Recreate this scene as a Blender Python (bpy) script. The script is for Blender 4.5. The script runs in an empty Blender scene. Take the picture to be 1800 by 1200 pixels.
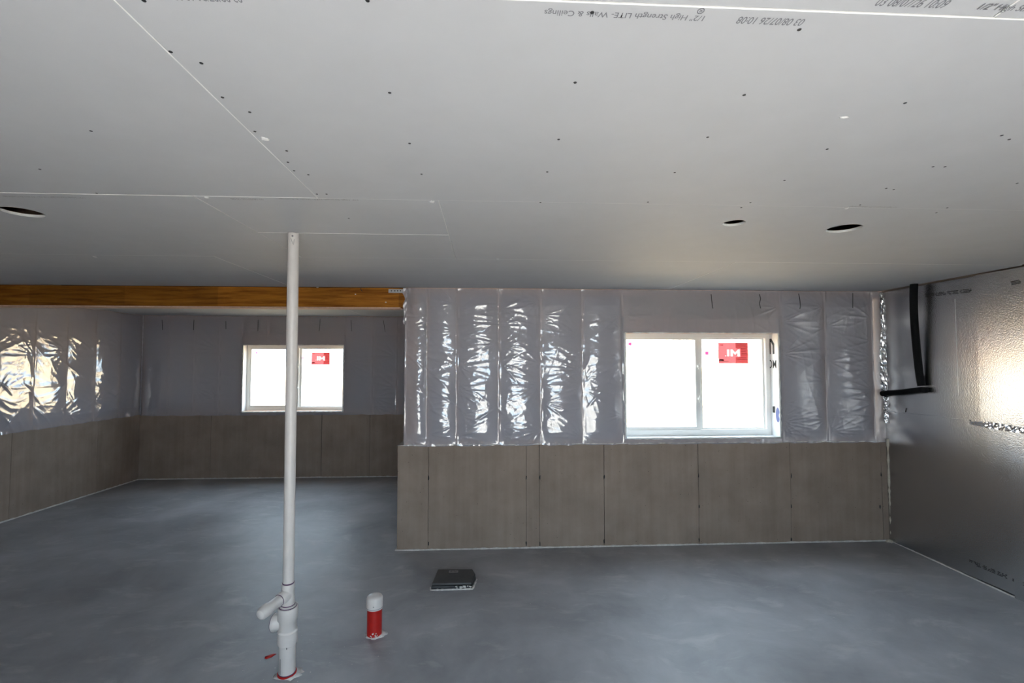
import bpy, bmesh, math, random
import numpy as np
from mathutils import Vector, Matrix

random.seed(7)
SC = bpy.context.scene
COL = SC.collection

# ------------------------------------------------------------------ camera
F_PX = 850.0                      # focal length for an 1800 px wide frame
EYE = 1.776                       # camera height
PITCH, YAW = math.radians(2.49), math.radians(3.0)
cam_d = bpy.data.cameras.new('camera')
cam_d.sensor_fit = 'HORIZONTAL'
cam_d.sensor_width = 36.0
cam_d.lens = 36.0 * F_PX / 1800.0
cam_d.clip_start = 0.05
cam = bpy.data.objects.new('camera', cam_d)
COL.objects.link(cam)
cam.location = (0, 0, EYE)
cam.rotation_euler = (math.pi / 2 + PITCH, 0, -YAW)
SC.camera = cam

# ------------------------------------------------------------------ sky, sun, exposure
SC.view_settings.view_transform = 'Standard'
SC.view_settings.look = 'None'
SC.view_settings.gamma = 1.0
SC.view_settings.use_curve_mapping = False
SC.view_settings.exposure = 2.73
world = bpy.data.worlds.new('sky')
SC.world = world
world.use_nodes = True
bgn = world.node_tree.nodes['Background']
bgn.inputs[0].default_value = (0.68, 0.84, 1.0, 1)
bgn.inputs[1].default_value = 1.7
sun_d = bpy.data.lights.new('sun', 'SUN')
sun_d.energy = 15.0
sun_d.angle = math.radians(0.6)
sun_d.color = (1.0, 0.95, 0.88)
sun = bpy.data.objects.new('sun', sun_d)
COL.objects.link(sun)
sun.rotation_euler = Vector((0.0, -0.60, 0.80)).to_track_quat('Z', 'Y').to_euler()      # high sun behind the viewpoint, falling on the floor just inside the glass door
SC.cycles.use_denoising = True
SC.cycles.max_bounces = 10
SC.cycles.diffuse_bounces = 6
SC.cycles.glossy_bounces = 4
SC.cycles.transparent_max_bounces = 12
SC.cycles.caustics_reflective = False
SC.cycles.caustics_refractive = False

# ------------------------------------------------------------------ measured plan (metres)
CEIL = 2.499
D1 = 4.705        # window wall in front
D2 = 7.715        # far wall of the room beyond the beam
XL, XR = -5.33, 4.02
XE = -0.847       # outer end of the front half wall
YR = -1.25        # wall behind the camera
LEDGE = 0.985     # top of the concrete half wall
def xr(y): return 4.03 - 0.03 * (D1 - y)      # the foil wall runs very slightly out of square
def xl(y): return -5.28 + 0.05 * (y - D2)

_fw = Vector((math.sin(YAW) * math.cos(PITCH), math.cos(YAW) * math.cos(PITCH), math.sin(PITCH)))
_rt = Vector((math.cos(YAW), -math.sin(YAW), 0))
_up = _rt.cross(_fw)
def ray(x, y): return _fw + _rt * ((x - 900) / F_PX) + _up * ((600 - y) / F_PX)
def at_z(x, y, z):
    d = ray(x, y); p = d * ((z - EYE) / d.z); p.z = z; return p
def at_y(x, y, Y):
    d = ray(x, y); p = d * (Y / d.y); p.z += EYE; return p
def at_x(x, y, X):
    d = ray(x, y); p = d * (X / d.x); p.z += EYE; return p

# ------------------------------------------------------------------ materials
def new_mat(name):
    m = bpy.data.materials.new(name); m.use_nodes = True
    nt = m.node_tree; nt.nodes.clear()
    out = nt.nodes.new('ShaderNodeOutputMaterial')
    return m, nt, out
def N(nt, t, **kw):
    n = nt.nodes.new(t)
    for k, v in kw.items():
        if k in n.inputs: n.inputs[k].default_value = v
        else: setattr(n, k, v)
    return n
def plain(name, col, rough=0.6, metal=0.0, spec=0.5, noise=0.0, nscale=20.0, bump=0.0, bscale=200.0, stretch=(1, 1, 1)):
    m, nt, out = new_mat(name)
    b = N(nt, 'ShaderNodeBsdfPrincipled', Roughness=rough, Metallic=metal)
    b.inputs['Specular IOR Level'].default_value = spec
    b.inputs['Base Color'].default_value = (*col, 1)
    nt.links.new(b.outputs[0], out.inputs[0])
    if noise or bump:
        tc = N(nt, 'ShaderNodeTexCoord'); mp = N(nt, 'ShaderNodeMapping')
        mp.inputs['Scale'].default_value = stretch
        nt.links.new(tc.outputs['Object'], mp.inputs[0])
    if noise:
        t = N(nt, 'ShaderNodeTexNoise', Scale=nscale, Detail=6.0, Roughness=0.6)
        nt.links.new(mp.outputs[0], t.inputs[0])
        r = N(nt, 'ShaderNodeMapRange'); r.inputs[3].default_value = 1 - noise; r.inputs[4].default_value = 1 + noise
        r.inputs[1].default_value = 0.25; r.inputs[2].default_value = 0.75
        nt.links.new(t.outputs[0], r.inputs[0])
        mx = N(nt, 'ShaderNodeVectorMath', operation='SCALE'); mx.inputs[0].default_value = col
        nt.links.new(r.outputs[0], mx.inputs['Scale']); nt.links.new(mx.outputs[0], b.inputs['Base Color'])
    if bump:
        t2 = N(nt, 'ShaderNodeTexNoise', Scale=bscale, Detail=4.0)
        nt.links.new(mp.outputs[0], t2.inputs[0])
        bp = N(nt, 'ShaderNodeBump', Strength=bump, Distance=0.002)
        nt.links.new(t2.outputs[0], bp.inputs['Height']); nt.links.new(bp.outputs[0], b.inputs['Normal'])
    return m

def floor_material():
    m, nt, out = new_mat('troweled_concrete')
    b = N(nt, 'ShaderNodeBsdfPrincipled')
    tc = N(nt, 'ShaderNodeTexCoord')
    # slow clouding, warped trowel sweeps, pale scuffs, specks
    w = N(nt, 'ShaderNodeTexNoise', Scale=1.1, Detail=3.0); nt.links.new(tc.outputs['Object'], w.inputs[0])
    add = N(nt, 'ShaderNodeVectorMath', operation='MULTIPLY_ADD')
    add.inputs[1].default_value = (0.55, 0.55, 0); nt.links.new(w.outputs['Color'], add.inputs[0]); nt.links.new(tc.outputs['Object'], add.inputs[2])
    cl = N(nt, 'ShaderNodeTexNoise', Scale=1.3, Detail=7.0, Roughness=0.62); nt.links.new(add.outputs[0], cl.inputs[0])
    mp = N(nt, 'ShaderNodeMapping'); mp.inputs['Scale'].default_value = (1.6, 4.2, 1); mp.inputs['Rotation'].default_value = (0, 0, 0.75)
    nt.links.new(add.outputs[0], mp.inputs[0])
    sw = N(nt, 'ShaderNodeTexNoise', Scale=1.6, Detail=8.0, Roughness=0.65); nt.links.new(mp.outputs[0], sw.inputs[0])
    r1 = N(nt, 'ShaderNodeValToRGB')
    r1.color_ramp.elements[0].position = 0.3; r1.color_ramp.elements[0].color = (0.232, 0.238, 0.258, 1)
    r1.color_ramp.elements[1].position = 0.72; r1.color_ramp.elements[1].color = (0.45, 0.46, 0.492, 1)
    nt.links.new(cl.outputs[0], r1.inputs[0])
    r2 = N(nt, 'ShaderNodeValToRGB')
    r2.color_ramp.elements[0].position = 0.55; r2.color_ramp.elements[0].color = (0, 0, 0, 1)
    r2.color_ramp.elements[1].position = 0.74; r2.color_ramp.elements[1].color = (0.6, 0.6, 0.6, 1)
    nt.links.new(sw.outputs[0], r2.inputs[0])
    mx = N(nt, 'ShaderNodeMix', data_type='RGBA')
    nt.links.new(r2.outputs[0], mx.inputs[0]); nt.links.new(r1.outputs[0], mx.inputs[6]); mx.inputs[7].default_value = (0.56, 0.56, 0.56, 1)
    nt.links.new(mx.outputs[2], b.inputs['Base Color'])
    rr = N(nt, 'ShaderNodeMapRange'); rr.inputs[3].default_value = 0.36; rr.inputs[4].default_value = 0.62
    nt.links.new(cl.outputs[0], rr.inputs[0]); nt.links.new(rr.outputs[0], b.inputs['Roughness'])
    bp = N(nt, 'ShaderNodeBump', Strength=0.25, Distance=0.01)
    nt.links.new(sw.outputs[0], bp.inputs['Height']); nt.links.new(bp.outputs[0], b.inputs['Normal'])
    nt.links.new(b.outputs[0], out.inputs[0])
    return m

def cast_concrete():
    m, nt, out = new_mat('cast_concrete')
    b = N(nt, 'ShaderNodeBsdfPrincipled', Roughness=0.8)
    tc = N(nt, 'ShaderNodeTexCoord')
    mp = N(nt, 'ShaderNodeMapping'); mp.inputs['Scale'].default_value = (7, 7, 0.35)
    nt.links.new(tc.outputs['Object'], mp.inputs[0])
    st = N(nt, 'ShaderNodeTexNoise', Scale=2.0, Detail=9.0, Roughness=0.6); nt.links.new(mp.outputs[0], st.inputs[0])
    cl = N(nt, 'ShaderNodeTexNoise', Scale=3.0, Detail=6.0, Roughness=0.6); nt.links.new(tc.outputs['Object'], cl.inputs[0])
    av = N(nt, 'ShaderNodeMath', operation='MULTIPLY_ADD'); av.inputs[1].default_value = 0.75; nt.links.new(st.outputs[0], av.inputs[0])
    c2 = N(nt, 'ShaderNodeMath', operation='MULTIPLY'); c2.inputs[1].default_value = 1.25; nt.links.new(cl.outputs[0], c2.inputs[0]); nt.links.new(c2.outputs[0], av.inputs[2])
    r = N(nt, 'ShaderNodeValToRGB')
    r.color_ramp.elements[0].position = 0.33; r.color_ramp.elements[0].color = (0.262, 0.203, 0.162, 1)
    r.color_ramp.elements[1].position = 0.66; r.color_ramp.elements[1].color = (0.385, 0.306, 0.25, 1)
    hf = N(nt, 'ShaderNodeMath', operation='MULTIPLY'); hf.inputs[1].default_value = 0.5
    nt.links.new(av.outputs[0], hf.inputs[0]); nt.links.new(hf.outputs[0], r.inputs[0])
    sp = N(nt, 'ShaderNodeTexVoronoi', Scale=16.0); nt.links.new(tc.outputs['Object'], sp.inputs[0])
    pit = N(nt, 'ShaderNodeMapRange'); pit.inputs[1].default_value = 0.035; pit.inputs[2].default_value = 0.075
    pit.inputs[3].default_value = 0.45; pit.inputs[4].default_value = 1.0
    nt.links.new(sp.outputs['Distance'], pit.inputs[0])
    mu = N(nt, 'ShaderNodeVectorMath', operation='SCALE'); nt.links.new(r.outputs[0], mu.inputs[0]); nt.links.new(pit.outputs[0], mu.inputs['Scale'])
    nt.links.new(mu.outputs[0], b.inputs['Base Color'])
    bp = N(nt, 'ShaderNodeBump', Strength=0.12, Distance=0.003)
    nt.links.new(st.outputs[0], bp.inputs['Height']); nt.links.new(bp.outputs[0], b.inputs['Normal'])
    nt.links.new(b.outputs[0], out.inputs[0])
    return m

def plastic_film():
    m, nt, out = new_mat('polythene_film')
    tr = N(nt, 'ShaderNodeBsdfTransparent'); tr.inputs[0].default_value = (0.93, 0.93, 0.95, 1)
    df = N(nt, 'ShaderNodeBsdfDiffuse'); df.inputs[0].default_value = (0.64, 0.615, 0.665, 1)
    gl = N(nt, 'ShaderNodeBsdfGlossy', Roughness=0.085); gl.inputs[0].default_value = (1, 1, 1, 1)
    m1 = N(nt, 'ShaderNodeMixShader'); m1.inputs[0].default_value = 0.52
    nt.links.new(tr.outputs[0], m1.inputs[1]); nt.links.new(df.outputs[0], m1.inputs[2])
    fr = N(nt, 'ShaderNodeFresnel', IOR=1.9)
    m2 = N(nt, 'ShaderNodeMixShader')
    cap = N(nt, 'ShaderNodeMath', operation='MINIMUM'); cap.inputs[1].default_value = 0.105
    nt.links.new(fr.outputs[0], cap.inputs[0]); nt.links.new(cap.outputs[0], m2.inputs[0]); nt.links.new(m1.outputs[0], m2.inputs[1]); nt.links.new(gl.outputs[0], m2.inputs[2])
    tc = N(nt, 'ShaderNodeTexCoord')
    t = N(nt, 'ShaderNodeTexNoise', Scale=26.0, Detail=3.0); nt.links.new(tc.outputs['Object'], t.inputs[0])
    bp = N(nt, 'ShaderNodeBump', Strength=0.18, Distance=0.004)
    nt.links.new(t.outputs[0], bp.inputs['Height']); nt.links.new(bp.outputs[0], gl.inputs['Normal'])
    nt.links.new(m2.outputs[0], out.inputs[0])
    return m

def glass_pane():
    m, nt, out = new_mat('window_glass')
    tr = N(nt, 'ShaderNodeBsdfTransparent'); tr.inputs[0].default_value = (0.96, 0.975, 0.97, 1)
    gl = N(nt, 'ShaderNodeBsdfGlossy', Roughness=0.01)
    fr = N(nt, 'ShaderNodeFresnel', IOR=1.45)
    mx = N(nt, 'ShaderNodeMixShader')
    ge = N(nt, 'ShaderNodeNewGeometry')           # reflect on the outer face only: the inner one would act as a total mirror
    fo = N(nt, 'ShaderNodeMath', operation='SUBTRACT'); fo.inputs[0].default_value = 1.0; nt.links.new(ge.outputs['Backfacing'], fo.inputs[1])
    mu = N(nt, 'ShaderNodeMath', operation='MULTIPLY'); nt.links.new(fr.outputs[0], mu.inputs[0]); nt.links.new(fo.outputs[0], mu.inputs[1])
    nt.links.new(mu.outputs[0], mx.inputs[0]); nt.links.new(tr.outputs[0], mx.inputs[1]); nt.links.new(gl.outputs[0], mx.inputs[2])
    nt.links.new(mx.outputs[0], out.inputs[0])
    return m

def foil_facer():
    m, nt, out = new_mat('foil_facer')
    b = N(nt, 'ShaderNodeBsdfPrincipled', Metallic=1.0, Roughness=0.27)
    b.inputs['Base Color'].default_value = (0.56, 0.565, 0.58, 1)
    tc = N(nt, 'ShaderNodeTexCoord')
    t1 = N(nt, 'ShaderNodeTexNoise', Scale=120.0, Detail=2.0); nt.links.new(tc.outputs['Object'], t1.inputs[0])
    t2 = N(nt, 'ShaderNodeTexNoise', Scale=6.0, Detail=4.0); nt.links.new(tc.outputs['Object'], t2.inputs[0])
    b1 = N(nt, 'ShaderNodeBump', Strength=0.75, Distance=0.002); nt.links.new(t1.outputs[0], b1.inputs['Height'])
    b2 = N(nt, 'ShaderNodeBump', Strength=0.06, Distance=0.01); nt.links.new(t2.outputs[0], b2.inputs['Height']); nt.links.new(b1.outputs[0], b2.inputs['Normal'])
    nt.links.new(b2.outputs[0], b.inputs['Normal'])
    r = N(nt, 'ShaderNodeMapRange'); r.inputs[3].default_value = 0.22; r.inputs[4].default_value = 0.28
    nt.links.new(t2.outputs[0], r.inputs[0]); nt.links.new(r.outputs[0], b.inputs['Roughness'])
    nt.links.new(b.outputs[0], out.inputs[0])
    return m

def wood_material():
    m, nt, out = new_mat('beam_wood')
    b = N(nt, 'ShaderNodeBsdfPrincipled', Roughness=0.6); b.inputs['Specular IOR Level'].default_value = 0.2
    tc = N(nt, 'ShaderNodeTexCoord')
    mp = N(nt, 'ShaderNodeMapping'); mp.inputs['Scale'].default_value = (0.9, 12, 12)
    nt.links.new(tc.outputs['Object'], mp.inputs[0])
    t = N(nt, 'ShaderNodeTexNoise', Scale=2.5, Detail=8.0, Roughness=0.65, Distortion=0.6); nt.links.new(mp.outputs[0], t.inputs[0])
    r = N(nt, 'ShaderNodeValToRGB')
    r.color_ramp.elements[0].position = 0.34; r.color_ramp.elements[0].color = (0.22, 0.068, 0.007, 1)
    r.color_ramp.elements[1].position = 0.68; r.color_ramp.elements[1].color = (0.53, 0.205, 0.022, 1)
    nt.links.new(t.outputs[0], r.inputs[0])
    # veneer blocks of slightly different tone
    br = N(nt, 'ShaderNodeTexBrick', Scale=1.0); br.inputs['Mortar Size'].default_value = 0.0
    br.inputs['Brick Width'].default_value = 0.85; br.inputs['Row Height'].default_value = 3.0
    br.inputs['Color1'].default_value = (0.72, 0.72, 0.72, 1); br.inputs['Color2'].default_value = (1.12, 1.12, 1.12, 1)
    nt.links.new(tc.outputs['Object'], br.inputs[0])
    mx = N(nt, 'ShaderNodeMix', data_type='RGBA', blend_type='MULTIPLY'); mx.inputs[0].default_value = 1
    nt.links.new(r.outputs[0], mx.inputs[6]); nt.links.new(br.outputs[0], mx.inputs[7])
    nt.links.new(mx.outputs[2], b.inputs['Base Color'])
    nt.links.new(b.outputs[0], out.inputs[0])
    return m

def sticker_material(name, col, k=0.75):
    m, nt, out = new_mat(name)
    tl = N(nt, 'ShaderNodeBsdfTranslucent'); tl.inputs[0].default_value = (*col, 1)
    df = N(nt, 'ShaderNodeBsdfDiffuse'); df.inputs[0].default_value = (*col, 1)
    mx = N(nt, 'ShaderNodeMixShader'); mx.inputs[0].default_value = 1 - k
    nt.links.new(tl.outputs[0], mx.inputs[1]); nt.links.new(df.outputs[0], mx.inputs[2])
    nt.links.new(mx.outputs[0], out.inputs[0])
    return m

M = {}
M['floor'] = floor_material()
M['concrete'] = cast_concrete()
M['film'] = plastic_film()
M['glass'] = glass_pane()
M['foil'] = foil_facer()
M['wood'] = wood_material()
M['board'] = plain('drywall_face', (0.52, 0.522, 0.535), 0.72, noise=0.03, nscale=5.0, bump=0.05, bscale=300)
M['gypsum'] = plain('gypsum_core', (0.82, 0.81, 0.79), 0.9, noise=0.06, nscale=60)
M['compound'] = plain('joint_compound', (0.85, 0.84, 0.82), 0.8, noise=0.08, nscale=60)
M['plenum'] = plain('joist_space_deck', (0.03, 0.025, 0.02), 0.9, noise=0.3, nscale=8)
M['lumber'] = plain('stud_lumber', (0.72, 0.50, 0.38), 0.8, noise=0.15, nscale=6, stretch=(6, 6, 0.8))
M['batt'] = plain('glass_wool', (0.46, 0.46, 0.52), 0.95, noise=0.12, nscale=12)
M['sheath'] = plain('wall_sheathing', (0.42, 0.36, 0.28), 0.9, noise=0.15, nscale=12)
M['ink'] = plain('grey_print_ink', (0.19, 0.19, 0.205), 0.8)
M['faint'] = plain('faint_print_ink', (0.33, 0.325, 0.32), 0.8)
M['black'] = plain('black_marker', (0.012, 0.012, 0.014), 0.6)
M['screw'] = plain('dark_screw_head', (0.02, 0.02, 0.022), 0.6)
M['vinyl'] = plain('white_vinyl', (0.90, 0.89, 0.86), 0.4)
M['wrap'] = plain('house_wrap', (0.74, 0.75, 0.76), 0.55, noise=0.04, nscale=15, bump=0.4, bscale=30)
M['blueprint'] = plain('blue_wrap_print', (0.06, 0.09, 0.28), 0.6)
M['foam'] = plain('cream_sealant', (0.62, 0.57, 0.48), 0.85, noise=0.15, nscale=40, bump=0.6, bscale=60)
M['mortar'] = plain('pale_mortar', (0.66, 0.64, 0.62), 0.95, noise=0.18, nscale=50, bump=0.6, bscale=90)
M['pvc'] = plain('white_pvc', (0.70, 0.66, 0.635), 0.32, noise=0.03, nscale=15)
M['primer'] = plain('purple_primer', (0.085, 0.03, 0.10), 0.5)
M['red'] = plain('red_pipe_tape', (0.47, 0.012, 0.008), 0.42, noise=0.12, nscale=25)
M['blackplastic'] = plain('black_plastic', (0.028, 0.029, 0.032), 0.42, noise=0.2, nscale=14, bump=0.1, bscale=120)
M['greyplastic'] = plain('dusty_black_plastic_lid', (0.062, 0.063, 0.066), 0.55, noise=0.2, nscale=12)
M['rubber'] = plain('black_foam_rubber', (0.006, 0.006, 0.0065), 0.8, spec=0.2, bump=0.2, bscale=120)
M['tape'] = plain('crinkled_foil_tape', (0.86, 0.86, 0.87), 0.13, metal=1.0, bump=0.7, bscale=45)
M['steel'] = plain('galvanised_steel', (0.55, 0.56, 0.57), 0.38, metal=1.0, noise=0.1, nscale=60)
M['dirt'] = plain('sunlit_dirt', (0.40, 0.30, 0.185), 0.95, noise=0.25, nscale=1.3)
M['gravel'] = plain('sunlit_gravel', (0.24, 0.225, 0.21), 0.95, noise=0.2, nscale=3)
M['siding'] = plain('tan_siding', (0.62, 0.52, 0.38), 0.8)
M['roofing'] = plain('pale_roofing', (0.55, 0.53, 0.5), 0.9)
M['darkglass'] = plain('dark_window', (0.10, 0.11, 0.10), 0.1)
M['redsticker'] = sticker_material('red_sticker', (0.30, 0.052, 0.058))
M['redsticker2'] = sticker_material('dull_red_sticker', (0.60, 0.07, 0.07))
def tint(name, col):
    m, nt, out = new_mat(name); t = N(nt, 'ShaderNodeBsdfTransparent'); t.inputs[0].default_value = (*col, 1)
    nt.links.new(t.outputs[0], out.inputs[0]); return m
M['tintstrip'] = tint('tinted_strip', (0.72, 0.62, 0.60))
M['whiteprint'] = sticker_material('white_sticker_print', (0.36, 0.36, 0.36))
M['darkprint'] = sticker_material('dark_sticker_print', (0.10, 0.015, 0.015), 0.5)
M['pink'] = sticker_material('pink_dot_sticker', (0.23, 0.03, 0.11))
M['gypsum_rim'] = M['gypsum']  # the pale gypsum's own colour, as on the cut sheet edges

# ------------------------------------------------------------------ mesh helpers
def link(o, parent=None):
    COL.objects.link(o)
    if parent is not None: o.parent = parent
    return o
def mesh_obj(name, bm, mat, parent=None, smooth=False):
    me = bpy.data.meshes.new(name)
    bmesh.ops.recalc_face_normals(bm, faces=bm.faces[:])
    bm.to_mesh(me); bm.free()
    if smooth:
        for p in me.polygons: p.use_smooth = True
    for mm in (mat if isinstance(mat, (list, tuple)) else [mat]): me.materials.append(mm)
    return link(bpy.data.objects.new(name, me), parent)
def empty(name, loc=(0, 0, 0)):
    o = bpy.data.objects.new(name, None); o.location = loc; o.empty_display_size = 0.1
    return link(o)
def tag(o, label=None, cat=None, group=None, kind=None):
    if label: o['label'] = label
    if cat: o['category'] = cat
    if group: o['group'] = group
    if kind: o['kind'] = kind
    return o
def box(bm, x0, x1, y0, y1, z0, z1, mi=0):
    v = [bm.verts.new(p) for p in ((x0, y0, z0), (x1, y0, z0), (x1, y1, z0), (x0, y1, z0), (x0, y0, z1), (x1, y0, z1), (x1, y1, z1), (x0, y1, z1))]
    fs = [bm.faces.new([v[i] for i in q]) for q in ((3, 2, 1, 0), (4, 5, 6, 7), (0, 1, 5, 4), (1, 2, 6, 5), (2, 3, 7, 6), (3, 0, 4, 7))]
    for f in fs: f.material_index = mi
    return v
def prism(bm, pts, z0, z1):
    a = [bm.verts.new((p[0], p[1], z0)) for p in pts]; b = [bm.verts.new((p[0], p[1], z1)) for p in pts]
    n = len(pts)
    bm.faces.new(a[::-1]); bm.faces.new(b)
    for i in range(n): bm.faces.new((a[i], a[(i + 1) % n], b[(i + 1) % n], b[i]))
def bevel(bm, w, seg=2):
    bmesh.ops.bevel(bm, geom=bm.edges[:], offset=w, segments=seg, affect='EDGES', profile=0.5)
def lathe(bm, prof, axis=Matrix.Identity(4), seg=32, cap=True):
    rings = []
    for r, z in prof:
        if r < 1e-6: rings.append([bm.verts.new(axis @ Vector((0, 0, z)))])
        else: rings.append([bm.verts.new(axis @ Vector((r * math.cos(2 * math.pi * i / seg), r * math.sin(2 * math.pi * i / seg), z))) for i in range(seg)])
    for a, b in zip(rings, rings[1:]):
        for i in range(seg):
            j = (i + 1) % seg
            if len(a) == 1 and len(b) == 1: continue
            if len(a) == 1: bm.faces.new((a[0], b[j], b[i]))
            elif len(b) == 1: bm.faces.new((a[i], a[j], b[0]))
            else: bm.faces.new((a[i], a[j], b[j], b[i]))
    if cap:
        for r in (rings[0], rings[-1]):
            if len(r) > 2: bm.faces.new(r)
def frame_to(p, d):
    d = Vector(d).normalized(); q = Vector((0, 0, 1)).rotation_difference(d)
    return Matrix.Translation(Vector(p)) @ q.to_matrix().to_4x4()
def tube(bm, pts, r, seg=14):
    pts = [Vector(p) for p in pts]; rings = []
    n0 = None
    for i, p in enumerate(pts):
        d = (pts[min(i + 1, len(pts) - 1)] - pts[max(i - 1, 0)]).normalized()
        if n0 is None:
            n0 = d.orthogonal().normalized()
        n0 = (n0 - d * n0.dot(d)).normalized(); b = d.cross(n0)
        rr = r[i] if isinstance(r, (list, tuple)) else r
        rings.append([bm.verts.new(p + (n0 * math.cos(2 * math.pi * k / seg) + b * math.sin(2 * math.pi * k / seg)) * rr) for k in range(seg)])
    for a, b in zip(rings, rings[1:]):
        for k in range(seg): bm.faces.new((a[k], a[(k + 1) % seg], b[(k + 1) % seg], b[k]))
    bm.faces.new(rings[0][::-1]); bm.faces.new(rings[-1])
def box_obj(name, dims, mat, parent=None, bev=0):
    bm = bmesh.new(); box(bm, *dims)
    if bev: bevel(bm, bev)
    return mesh_obj(name, bm, mat, parent)
def quad_prism(name, pts, z0, z1, mat, parent=None):
    bm = bmesh.new(); prism(bm, pts, z0, z1); return mesh_obj(name, bm, mat, parent)
def lettering(name, body, origin, right, up, width, height, mat, parent, bold=0.008):
    """flat print: text spanning width x height, lower left at origin, on the plane right/up"""
    cu = bpy.data.curves.new(name, 'FONT'); cu.body = body; cu.extrude = 0.0; cu.offset = bold
    tmp = bpy.data.objects.new('tmp_text', cu); COL.objects.link(tmp)
    bpy.context.view_layer.update()
    me = bpy.data.meshes.new_from_object(tmp.evaluated_get(bpy.context.evaluated_depsgraph_get()))
    bpy.data.objects.remove(tmp); bpy.data.curves.remove(cu)
    co = np.empty(len(me.vertices) * 3); me.vertices.foreach_get('co', co); co = co.reshape(-1, 3)
    lo, hi = co.min(0), co.max(0)
    R_, U_ = np.array(right), np.array(up)
    w = (co[:, :1] - lo[0]) / (hi[0] - lo[0]) * width; hh = (co[:, 1:2] - lo[1]) / (hi[1] - lo[1]) * height
    out = np.array(origin) + w * R_ + hh * U_
    me.vertices.foreach_set('co', out.ravel()); me.update()
    me.materials.clear(); me.materials.append(mat); me.name = name
    return link(bpy.data.objects.new(name, me), parent)
def blob(name, pts, h, mat, parent=None, nrm=Vector((0, 0, 1))):
    """low irregular dab: outline points (3-D), raised by h along nrm with a sloping edge"""
    bm = bmesh.new(); c = sum(pts, Vector()) / len(pts)
    a = [bm.verts.new(p) for p in pts]
    b = [bm.verts.new(c + (p - c) * 0.62 + nrm * h * random.uniform(0.7, 1.1)) for p in pts]
    t = bm.verts.new(c + nrm * h * 1.15); n = len(pts)
    for i in range(n):
        j = (i + 1) % n
        bm.faces.new((a[i], a[j], b[j], b[i])); bm.faces.new((b[i], b[j], t))
    bm.faces.new(a[::-1])
    return mesh_obj(name, bm, mat, parent, True)
def ragged(c, ru, rv, u=Vector((1, 0, 0)), v=Vector((0, 1, 0)), n=14, j=0.35):
    return [c + u * (math.cos(2 * math.pi * i / n) * ru * random.uniform(1 - j, 1 + j)) + v * (math.sin(2 * math.pi * i / n) * rv * random.uniform(1 - j, 1 + j)) for i in range(n)]

# ------------------------------------------------------------------ floor
floor = quad_prism('floor', [(xl(YR) - 0.3, YR - 0.3), (xr(YR) + 0.3, YR - 0.3), (4.3, D1 + 0.2), (XE + 0.2, D1 + 0.2), (XE + 0.2, D2 + 0.2), (XL - 0.3, D2 + 0.2)], -0.12, 0.0, M['floor'])
tag(floor, 'blue grey troweled concrete basement floor with pale scuffs', 'floor', kind='structure')

# ------------------------------------------------------------------ ceiling: deck, joists and drywall sheets
ceiling = quad_prism('ceiling', [(xl(YR) - 0.3, YR - 0.3), (4.3, YR - 0.3), (4.3, D1 + 0.2), (XE + 0.2, D1 + 0.2), (XE + 0.2, D2 + 0.2), (XL - 0.3, D2 + 0.2)], CEIL + 0.26, CEIL + 0.30, M['plenum'])
tag(ceiling, 'unfinished grey drywall ceiling with open sheet joints and screw holes', 'ceiling', kind='structure')
YA, YB, YC = 0.932, 2.1455, 3.371
XS1 = -0.745
holes = [(at_z(39, 373, CEIL), 0.082), (at_z(1290, 392.5, CEIL), 0.056), (at_z(1483.5, 402, CEIL), 0.084)]
sheets = []
def sheet(x0, x1, y0, y1, dz=0.0, gap=0.0012, poly=None):
    x0 += gap; x1 -= gap; y0 += gap; y1 -= gap
    z0, z1 = CEIL + dz, CEIL + 0.0127 + dz
    inside = [(c, r) for c, r in holes if x0 < c.x < x1 and y0 < c.y < y1]
    bm = bmesh.new()
    outer = poly or [(x0, y0), (x1, y0), (x1, y1), (x0, y1)]
    if not inside:
        c_ = 0.0016
        ci = [(x0 + c_, y0 + c_), (x1 - c_, y0 + c_), (x1 - c_, y1 - c_), (x0 + c_, y1 - c_)]
        rg_ = [[bm.verts.new((p[0], p[1], z)) for p in q] for q, z in ((ci, z0), (outer, z0 + c_), (outer, z1))]
        bm.faces.new(rg_[0]); bm.faces.new(rg_[2])
        for k_ in range(2):
            for i in range(4): bm.faces.new((rg_[k_][i], rg_[k_][(i + 1) % 4], rg_[k_ + 1][(i + 1) % 4], rg_[k_ + 1][i]))
    else:
        for z in (z0, z1):
            es = []
            loops = [outer] + [[(c.x + r * math.cos(k * math.pi / 20), c.y + r * math.sin(k * math.pi / 20)) for k in range(40)] for c, r in inside]
            for lp in loops:
                vs = [bm.verts.new((p[0], p[1], z)) for p in lp]
                es += [bm.edges.new((vs[i], vs[(i + 1) % len(vs)])) for i in range(len(vs))]
            bmesh.ops.triangle_fill(bm, use_beauty=True, use_dissolve=False, edges=es)
        for lp in loops:
            n = len(lp)
            for i in range(n):
                p, q = lp[i], lp[(i + 1) % n]
                f = [next(v for v in bm.verts if abs(v.co.x - a[0]) < 1e-6 and abs(v.co.y - a[1]) < 1e-6 and abs(v.co.z - zz) < 1e-5) for a, zz in ((p, z0), (q, z0), (q, z1), (p, z1))]
                bm.faces.new(f)
    bm.normal_update()
    bmesh.ops.recalc_face_normals(bm, faces=bm.faces[:])
    for f in bm.faces: f.material_index = 1 if abs(f.normal.z) < 0.9 else 0
    o = mesh_obj('drywall_sheet', bm, [M['board'], M['gypsum']], ceiling)
    sheets.append((o, x0, x1, y0, y1, z0))
    return o
xa = lambda y: xl(y) + 0.0
sheet(-5.5, -2.6, YR, YA); sheet(-2.6, 1.06, YR, YA, 0.001); sheet(1.06, 3.86, YR, YA)
sheet(-5.45, XS1, YA, YB, 0.0015); sheet(XS1, 2.92, YA, YB); sheet(2.92, 3.935, YA, YB)
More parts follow.
